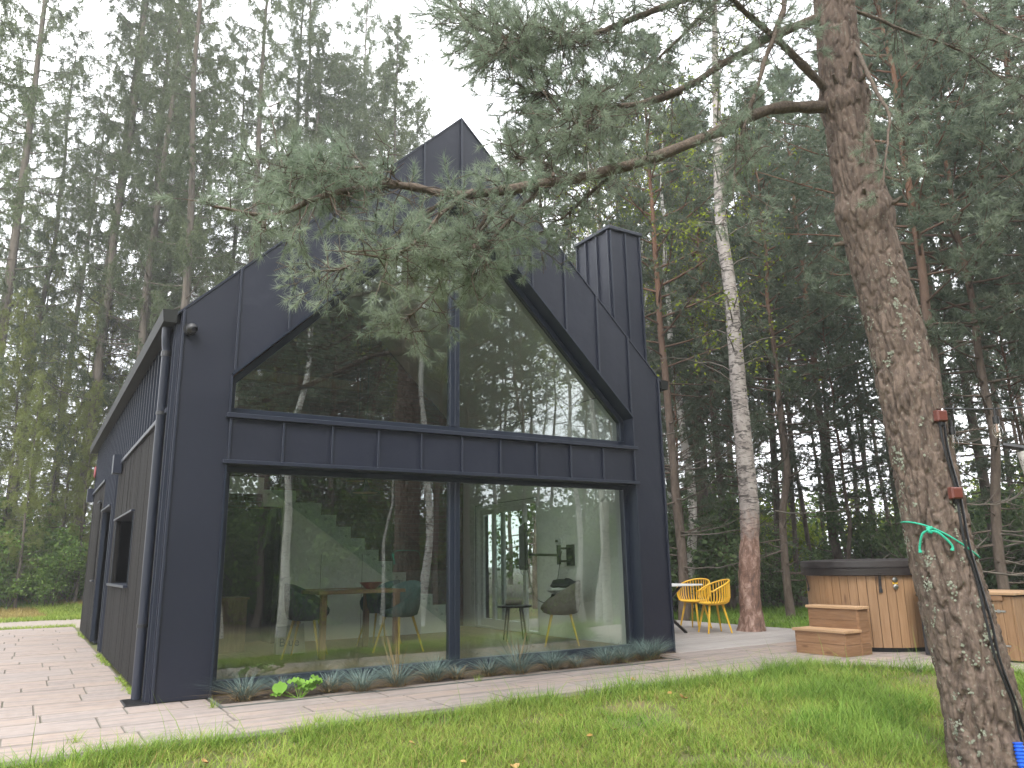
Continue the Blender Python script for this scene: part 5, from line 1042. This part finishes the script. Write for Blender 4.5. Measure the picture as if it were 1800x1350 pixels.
    # limbs
    LIMBS = dict(
        A=([(4.36, -4.18, 4.74), (4.24, -4.15, 4.77), (3.66, -4.03, 4.63), (3.07, -3.95, 4.28), (2.53, -3.89, 3.96), (2.03, -3.85, 3.71), (1.54, -3.86, 3.5), (1.11, -3.89, 3.32), (.86, -3.92, 3.23), (.51, -3.98, 3.18), (.31, -4.01, 3.09), (.08, -4.04, 2.97), (-.14, -4.03, 2.81), (-.42, -4.07, 2.78)], .052, .008, .28, 90, .34),
        A2=([(1.03, -3.9, 3.3), (.84, -3.97, 3.14), (.65, -3.99, 2.88), (.44, -4.01, 2.73), (.19, -4.02, 2.7)], .016, .004, .15, 36, .32), A3=([(1.2, -3.88, 3.36), (1.08, -3.87, 3.09), (.91, -3.89, 2.94), (.75, -3.92, 2.86)], .015, .004, .2, 28, .3),
        A4=([(1.6, -3.84, 3.53), (1.36, -3.8, 3.26), (1.16, -3.8, 3.02), (1.02, -3.84, 2.8)], .015, .004, .25, 44, .34), A5=([(.51, -3.98, 3.18), (.26, -3.94, 3.24), (.07, -3.98, 3.14), (-.1, -3.94, 3.15)], .014, .004, .15, 34, .34),
        A6=([(1.82, -3.87, 3.61), (1.66, -3.76, 3.72), (1.52, -3.64, 3.78)], .016, .004, .2, 34, .3), A7=([(.9, -3.92, 3.25), (.62, -3.6, 3.0), (.42, -3.4, 2.86), (.2, -3.3, 2.82)], .014, .004, .2, 28, .3),
        A8=([(1.4, -3.87, 3.44), (1.1, -3.6, 3.0), (.95, -3.4, 2.72), (.8, -3.3, 2.6)], .014, .004, .25, 32, .32), A9=([(2.2, -3.86, 3.78), (2.0, -3.7, 3.55), (1.8, -3.6, 3.35), (1.62, -3.55, 3.22)], .014, .004, .3, 34, .34),
        B=([(4.36, -4.2, 5.66), (4.24, -4.16, 5.6), (3.77, -4.01, 5.33), (3.41, -3.88, 5.06), (2.94, -3.81, 4.67), (2.46, -3.76, 4.39), (2.08, -3.7, 4.28), (1.73, -3.69, 4.25), (1.45, -3.69, 4.17)], .045, .006, .3, 110, .42),
        C=([(4.36, -4.2, 4.86), (4.25, -4.18, 4.92), (3.89, -4.17, 5.1), (3.64, -4.17, 5.2), (3.26, -4.17, 5.33), (2.88, -4.19, 5.46), (2.4, -4.1, 5.55)], .044, .008, .35, 100, .48),
        D=([(4.42, -4.3, 5.3), (4.39, -4.4, 5.22), (4.17, -4.62, 4.7), (4.04, -4.79, 4.29), (3.84, -4.85, 3.93), (3.72, -4.84, 3.55)], .022, .004, .5, 14, .3),
        F=([(4.3, -4.2, 6.1), (3.89, -4.18, 5.86), (3.52, -4.35, 5.26), (3.26, -4.33, 4.72), (3.08, -4.27, 4.25), (2.94, -4.26, 3.92), (2.83, -4.28, 3.53)], .030, .004, .35, 54, .4),
        G=([(4.38, -4.22, 6.2), (4.28, -4.22, 6.11), (3.43, -4.06, 5.69), (2.91, -3.92, 5.41), (2.52, -3.81, 5.17), (2.13, -3.74, 4.91), (1.74, -3.7, 4.73), (1.4, -3.69, 4.62), (1.12, -3.63, 4.68)], .040, .006, .3, 160, .42),
        G2=([(2.52, -3.81, 5.17), (2.2, -3.5, 5.1), (1.9, -3.3, 5.0), (1.5, -3.2, 5.0)], .016, .004, .2, 56, .42), G3=([(2.0, -3.72, 4.85), (1.8, -3.85, 4.7), (1.65, -3.95, 4.6)], .014, .004, .2, 30, .35),
        G5=([(1.74, -3.7, 4.73), (1.52, -3.8, 4.56), (1.32, -3.85, 4.43)], .013, .004, .2, 44, .36), G6=([(1.6, -3.69, 4.7), (1.4, -3.5, 4.9), (1.2, -3.4, 5.0)], .013, .004, .2, 40, .36),
        B2=([(2.94, -3.81, 4.67), (2.6, -3.5, 4.55), (2.3, -3.3, 4.35), (2.0, -3.2, 4.3)], .016, .004, .2, 50, .42), B3=([(2.2, -3.72, 4.3), (2.0, -3.9, 4.1), (1.8, -4.0, 3.95), (1.6, -4.05, 3.9)], .014, .004, .2, 36, .4),
        E=([(4.45, -4.25, 7.3), (5.2, -4.3, 6.95), (5.76, -4.43, 6.62), (5.84, -4.59, 6.13), (5.82, -4.8, 5.77), (5.8, -5.03, 5.4), (5.8, -5.32, 5.03)], .034, .006, .4, 50, .5),
        Hh=([(4.45, -4.3, 5.6), (4.48, -4.35, 5.65), (5.02, -4.51, 5.53), (5.55, -4.69, 5.39), (5.96, -4.89, 4.96)], .020, .004, .35, 44, .45),
        I=([(4.4, -4.2, 6.9), (3.6, -3.6, 6.7), (2.9, -3.2, 6.3), (2.4, -3.05, 6.1)], .035, .006, .3, 100, .45), J=([(4.4, -4.1, 6.6), (4.2, -3.2, 6.5), (4.0, -2.5, 6.2), (3.7, -2.0, 5.9)], .030, .006, .35, 70, .5),
        K=([(4.4, -4.3, 6.8), (3.9, -5.0, 6.7), (3.2, -5.4, 6.5), (2.6, -5.6, 6.3)], .03, .006, .35, 60, .5), Lx=([(4.45, -4.2, 7.6), (5.2, -3.6, 7.5), (5.9, -3.2, 7.2), (6.5, -3.0, 6.9)], .03, .006, .35, 60, .5))
    nd = Geo(); tp = []; td = []; cones = []
    for nm, (P, r0, r1, f0, nt_, tl) in LIMBS.items():
        P = spline(np.array(P), 60)+np.cumsum(rg.normal(size=(60, 3))*.0025, 0); wd = Geo(); wd.tube(P-O, np.linspace(r0, r1, 60)*(1+.12*rg.normal(size=60).clip(-1, 1)), 10 if r0 > .02 else 6); tg = np.gradient(P, axis=0); tg /= np.linalg.norm(tg, axis=1)[:, None]
        for k in range(nt_):
            t = f0+(1-f0)*rg.random()**.85; i = min(59, int(t*59)); q = P[i]; d = unit(tg[i]*rg.uniform(.1, .9)+rg.normal(size=3)*[.75, .75, .5]+[0, 0, -.15]); d = d*[1, 1, -1] if (.6 < q[0] < 1.75 and q[2] < 3.7 and d[2] > .05) else d; L = tl*rg.uniform(.35, 1.0); s = np.linspace(0, 1, 6)[:, None]
            Q = q+d*L*s+np.array([0, 0, rg.uniform(-.1, .25)*L])*s*s+np.cumsum(rg.normal(size=(6, 3))*.012, 0)*s; wd.tube(Q-O, np.linspace(.0045, .0018, 6), 5); bare = rg.random() < .12
            for j in range(rg.integers(2, 5)):
                u = rg.uniform(.35, 1); c = np.array([np.interp(u, s[:, 0], Q[:, w_]) for w_ in range(3)]); e = unit(d*.8+rg.normal(size=3)*.65+[0, 0, .25]); l2 = rg.uniform(.06, .16); wd.tube(np.array([c, c+e*l2*.5+[0, 0, .004], c+e*l2])-O, np.array([.003, .0025, .002]), 4)
                if not bare: tp.append(c+e*l2*.75); td.append(e)
            if not bare: tp.append(Q[-1]); td.append(unit(Q[-1]-Q[-2]))
            if rg.random() < .03: cones.append(Q[3])
        link('branch', wd.mesh('branch', True), 'branch_bark', big)
    tp, td = np.array(tp), np.array(td)
    nd.needles(tp-O, td, 54, .060, .0029, 1.0, .075, rg); link('crown', nd.mesh('crown'), 'near_needle', big)
    for c in cones: MB().lathe([(0, -.022), (.011, -.014), (.013, 0), (.008, .014), (0, .02)], tuple(c-np.array([0, 0, .02])), 8).build('cone', 'branch_bark', big, smooth=True)
    # crown above the picture
    w2 = Geo(); up = []; ud = []
    for k in range(46):
        z = 7.4+6.8*k/46; L = 2.6*(1-((z-7.4)/7.4)**1.6)+.4; az = k*2.4; a = np.array([math.cos(az), math.sin(az), 0]); s = np.linspace(0, 1, 6)[:, None]; c = np.array([*pine_c(z), z]); P = c+a*L*s+np.array([0, 0, L*.3])*s; w2.tube(P-O, np.linspace(.03, .006, 6), 5)
        for j in range(28): q = c+a*L*rg.uniform(.3, 1)+np.array([0, 0, L*.25])+rg.normal(size=3)*.3; up.append(q); ud.append(unit(rg.normal(size=3)+[0, 0, .5]))
    n2 = Geo(); n2.needles(np.array(up)-O, np.array(ud), 14, .12, .010, .8, .08, rg); link('upper_crown', n2.mesh('upper_crown'), 'near_needle', big); link('upper_branches', w2.mesh('upper_branches', True), 'branch_bark', big)
M('lichen', (.15,.165,.12,1), (.27,.285,.225,1), scale=30, rough=.95)
big_pine()

# ------------------------------------------------------------------ fittings on the trunk
def fittings():
    def face(z, f, w_, h, d, mat, t, nm, bv=.006):
        c = on_trunk(z, f, .015); a = math.atan2((c.y-pine_c(z)[1]), (c.x-pine_c(z)[0])); return rbox((c.x+math.cos(a)*d/2, c.y+math.sin(a)*d/2, z), d/2, w_/2, h/2, a).build(nm, mat, t, bevel=bv)
    for z, f, lab in ((2.10, .72, 'red-brown junction box on the trunk where the string lights start'), (1.55, .66, 'red-brown junction box lower on the trunk above the green rope')):
        c = on_trunk(z, f, .015); t = thing('junction_box', lab, 'junction box', tuple(c)); o = face(z, f, .09, .08, .045, 'junction_red', t, 'body'); face(z, f, .078, .068, .050, 'junction_red', t, 'lid', .003); face(z-.055, f, .03, .03, .03, 'black_plastic', t, 'gland', .002)
    # cables running down the bark
    for k, (df, lab) in enumerate(((0, 'black power cable running down the trunk from the upper junction box'), (.10, 'second black cable beside the first one on the trunk'))):
        pts = [(2.06, .70), (1.85, .69), (1.62, .70), (1.48, .68), (1.2, .68), (.95, .70), (.7, .66), (.45, .64), (.2, .70), (-.05, .78), (-.3, .80), (-.5, .80)]
        P = [on_trunk(z, min(.97, f+df+.03*math.sin(z*9+k)), .028) for z, f in pts]; t = MB().tube(spline([tuple(p) for p in P], 70), .0085, 7).build('power_cable', 'black_plastic', None, smooth=True); tag(t, lab, 'cable', 'cables on the trunk')
    # green rope tied round the trunk with a knot and two loose ends
    t = thing('green_rope', 'green rope knotted round the leaning trunk', 'rope', tuple(on_trunk(1.3, -.3)))
    loop = []
    for a in np.linspace(0, 2*math.pi, 60, endpoint=False):
        z = 1.27-.13*math.sin(a)+.03*math.cos(a*2); c = pine_c(z); r = np.interp(z, PC[:, 2], PR)+.022; d = VR*math.sin(a)-VF*math.cos(a); loop.append((c[0]+r*d[0], c[1]+r*d[1], z))
    MB().tube(loop+[loop[0]], .006, 7, cap=False).build('loop', 'green_rope', t, smooth=True)
    k = on_trunk(1.30, -.25, .03); MB().tube(spline([k+Vector((-.02, 0, .01)), k+Vector((.0, -.02, .015)), k+Vector((.025, 0, 0)), k+Vector((0, -.02, -.015)), k+Vector((-.02, -.01, .0)), k+Vector((.01, -.025, .02))], 20), .011, 7).build('knot', 'green_rope', t, smooth=True)
    for f, z, w_ in ((-.55, 1.19, 0), (.28, 1.20, 1)):
        e = on_trunk(z, f, .035); mid = on_trunk((1.3+z)/2+.03, (f-.25)/2, .045); o = MB().tube(spline([k, mid, e, e+Vector((0, 0, -.04))], 16), [.008]*13+[.010, .013, .012], 7).build('loose_end', 'green_rope', t, smooth=True)
    # string lights
    a = on_trunk(2.16, .86, .03); t = thing('string_lights', 'black festoon cable with clear bulbs strung from the trunk', 'string lights', tuple(a)); w_ = [a, Vector((4.55, -4.87, 2.115)), Vector((4.68, -5.16, 2.10)), Vector((4.85, -5.6, 2.10)), Vector((5.2, -6.5, 2.25))]
    MB().tube(spline([tuple(p) for p in w_], 40), .006, 7).build('cable', 'black_plastic', t, smooth=True)
    MB().tube([a, on_trunk(2.10, .80, .02)], .007, 6).build('hook', 'steel', t)
    for p in (on_trunk(2.07, .93, .05), Vector((4.565, -4.92, 2.105)), Vector((4.95, -5.85, 2.09))):
        b = MB().tube([p+Vector((0, 0, .008)), p+Vector((0, 0, -.045)), p+Vector((0, 0, -.05)), p+Vector((0, 0, -.10))], [.008, .009, .02, .021], 12).build('socket', 'bulb_socket', t, smooth=True)
        MB().lathe([(.016, -.10), (.019, -.115), (.030, -.145), (.031, -.165), (.022, -.19), (.008, -.20), (0, -.201)], tuple(p), 18).build('bulb', 'bulb_glass', b, smooth=True); MB().tube([p+Vector((-.006, 0, -.10)), p+Vector((-.008, 0, -.16)), p+Vector((.008, 0, -.16)), p+Vector((.006, 0, -.10))], .0018, 5).build('filament', 'copper', b)
    # blue hose at the foot
    t = thing('blue_hose', 'blue corrugated hose at the foot of the leaning trunk', 'hose', tuple(on_trunk(-.3, .9))); P = spline([tuple(on_trunk(-.04, .62, .045)), tuple(on_trunk(-.2, .60, .06)), tuple(on_trunk(-.4, .60, .07)), tuple(on_trunk(-.6, .6, .09))], 90); MB().tube([tuple(p) for p in P], [.030 if i % 4 < 2 else .024 for i in range(90)], 12).build('hose', 'blue_hose', t)
    # birch pole with a dark cap bar at the picture edge
    t = thing('birch_pole', 'leaning birch pole with a dark bar across its top at the picture edge', 'pole', (8.3, -3.6, -.05))
    MB().tube(spline([(8.28, -3.75, -.1), (8.2, -3.66, .8), (8.13, -3.55, 1.6), (8.08, -3.47, 2.22)], 20), .085, 16).build('pole', 'birch_bark', t, smooth=True); MB().tube([(7.98, -3.30, 2.30), (8.25, -4.0, 2.10)], .03, 4).build('bar', 'black_plastic', t)
fittings()
# ------------------------------------------------------------------ dead arching branches in front of the wood
def dead_limbs():
    rg = np.random.default_rng(61)
    for x, y, z, n in ((9.95, 3.85, 1.6, 7), (13.3, 5.8, 1.5, 8), (15.1, 4.1, 1.6, 9), (10.6, -1.1, 1.4, 6), (11.9, -1.1, 1.3, 10), (11.8, 3.0, 2.4, 6)):
        for k in range(n):
            az = rg.uniform(-3.0, .4); L = rg.uniform(1.2, 2.8); a = np.array([math.cos(az), math.sin(az), 0]); s = np.linspace(0, 1, 9)[:, None]; p = np.array([x, y, z+rg.uniform(-.6, 2.2)]); g = Geo()
            P = p+a*L*s+np.array([0, 0, 1])*L*(rg.uniform(-.3, .0)*s+rg.uniform(.2, .5)*s*s)+np.cumsum(rg.normal(size=(9, 3))*.02, 0); g.tube(P, np.linspace(.018, .004, 9), 5)
            for j in range(7): q = P[rg.integers(2, 9)]; d = unit(a+rg.normal(size=3)*.6); l = rg.uniform(.25, .8); g.tube(q+d*l*s[:5]*2+np.array([0, 0, .2*l])*(s[:5]*2)**2, np.linspace(.006, .002, 5), 4)
            o = link('dead_branch', g.mesh('dead_branch', True), 'dry_twig'); tag(o, 'bare dead branch arching out of the pines behind the terrace', 'branch', 'dead branches at the wood edge')
dead_limbs()
# ------------------------------------------------------------------ thin haze volume, added to lift the far wood's shadows like lens glare
m = bpy.data.materials.new('added_haze'); m.use_nodes = True; nt = m.node_tree; nt.nodes.remove(nt.nodes['Principled BSDF'])
pv = N(nt, 'VolumePrincipled'); pv.inputs['Density'].default_value = .0021; pv.inputs['Color'].default_value = (.95, .97, 1, 1); pv.inputs['Anisotropy'].default_value = .3
nt.links.new(pv.outputs[0], nt.nodes['Material Output'].inputs['Volume']); MATS['added_haze'] = m
tag(box('added_haze', 'added_haze', None, -275, 285, -275, 285, -3, 32), kind='stuff')
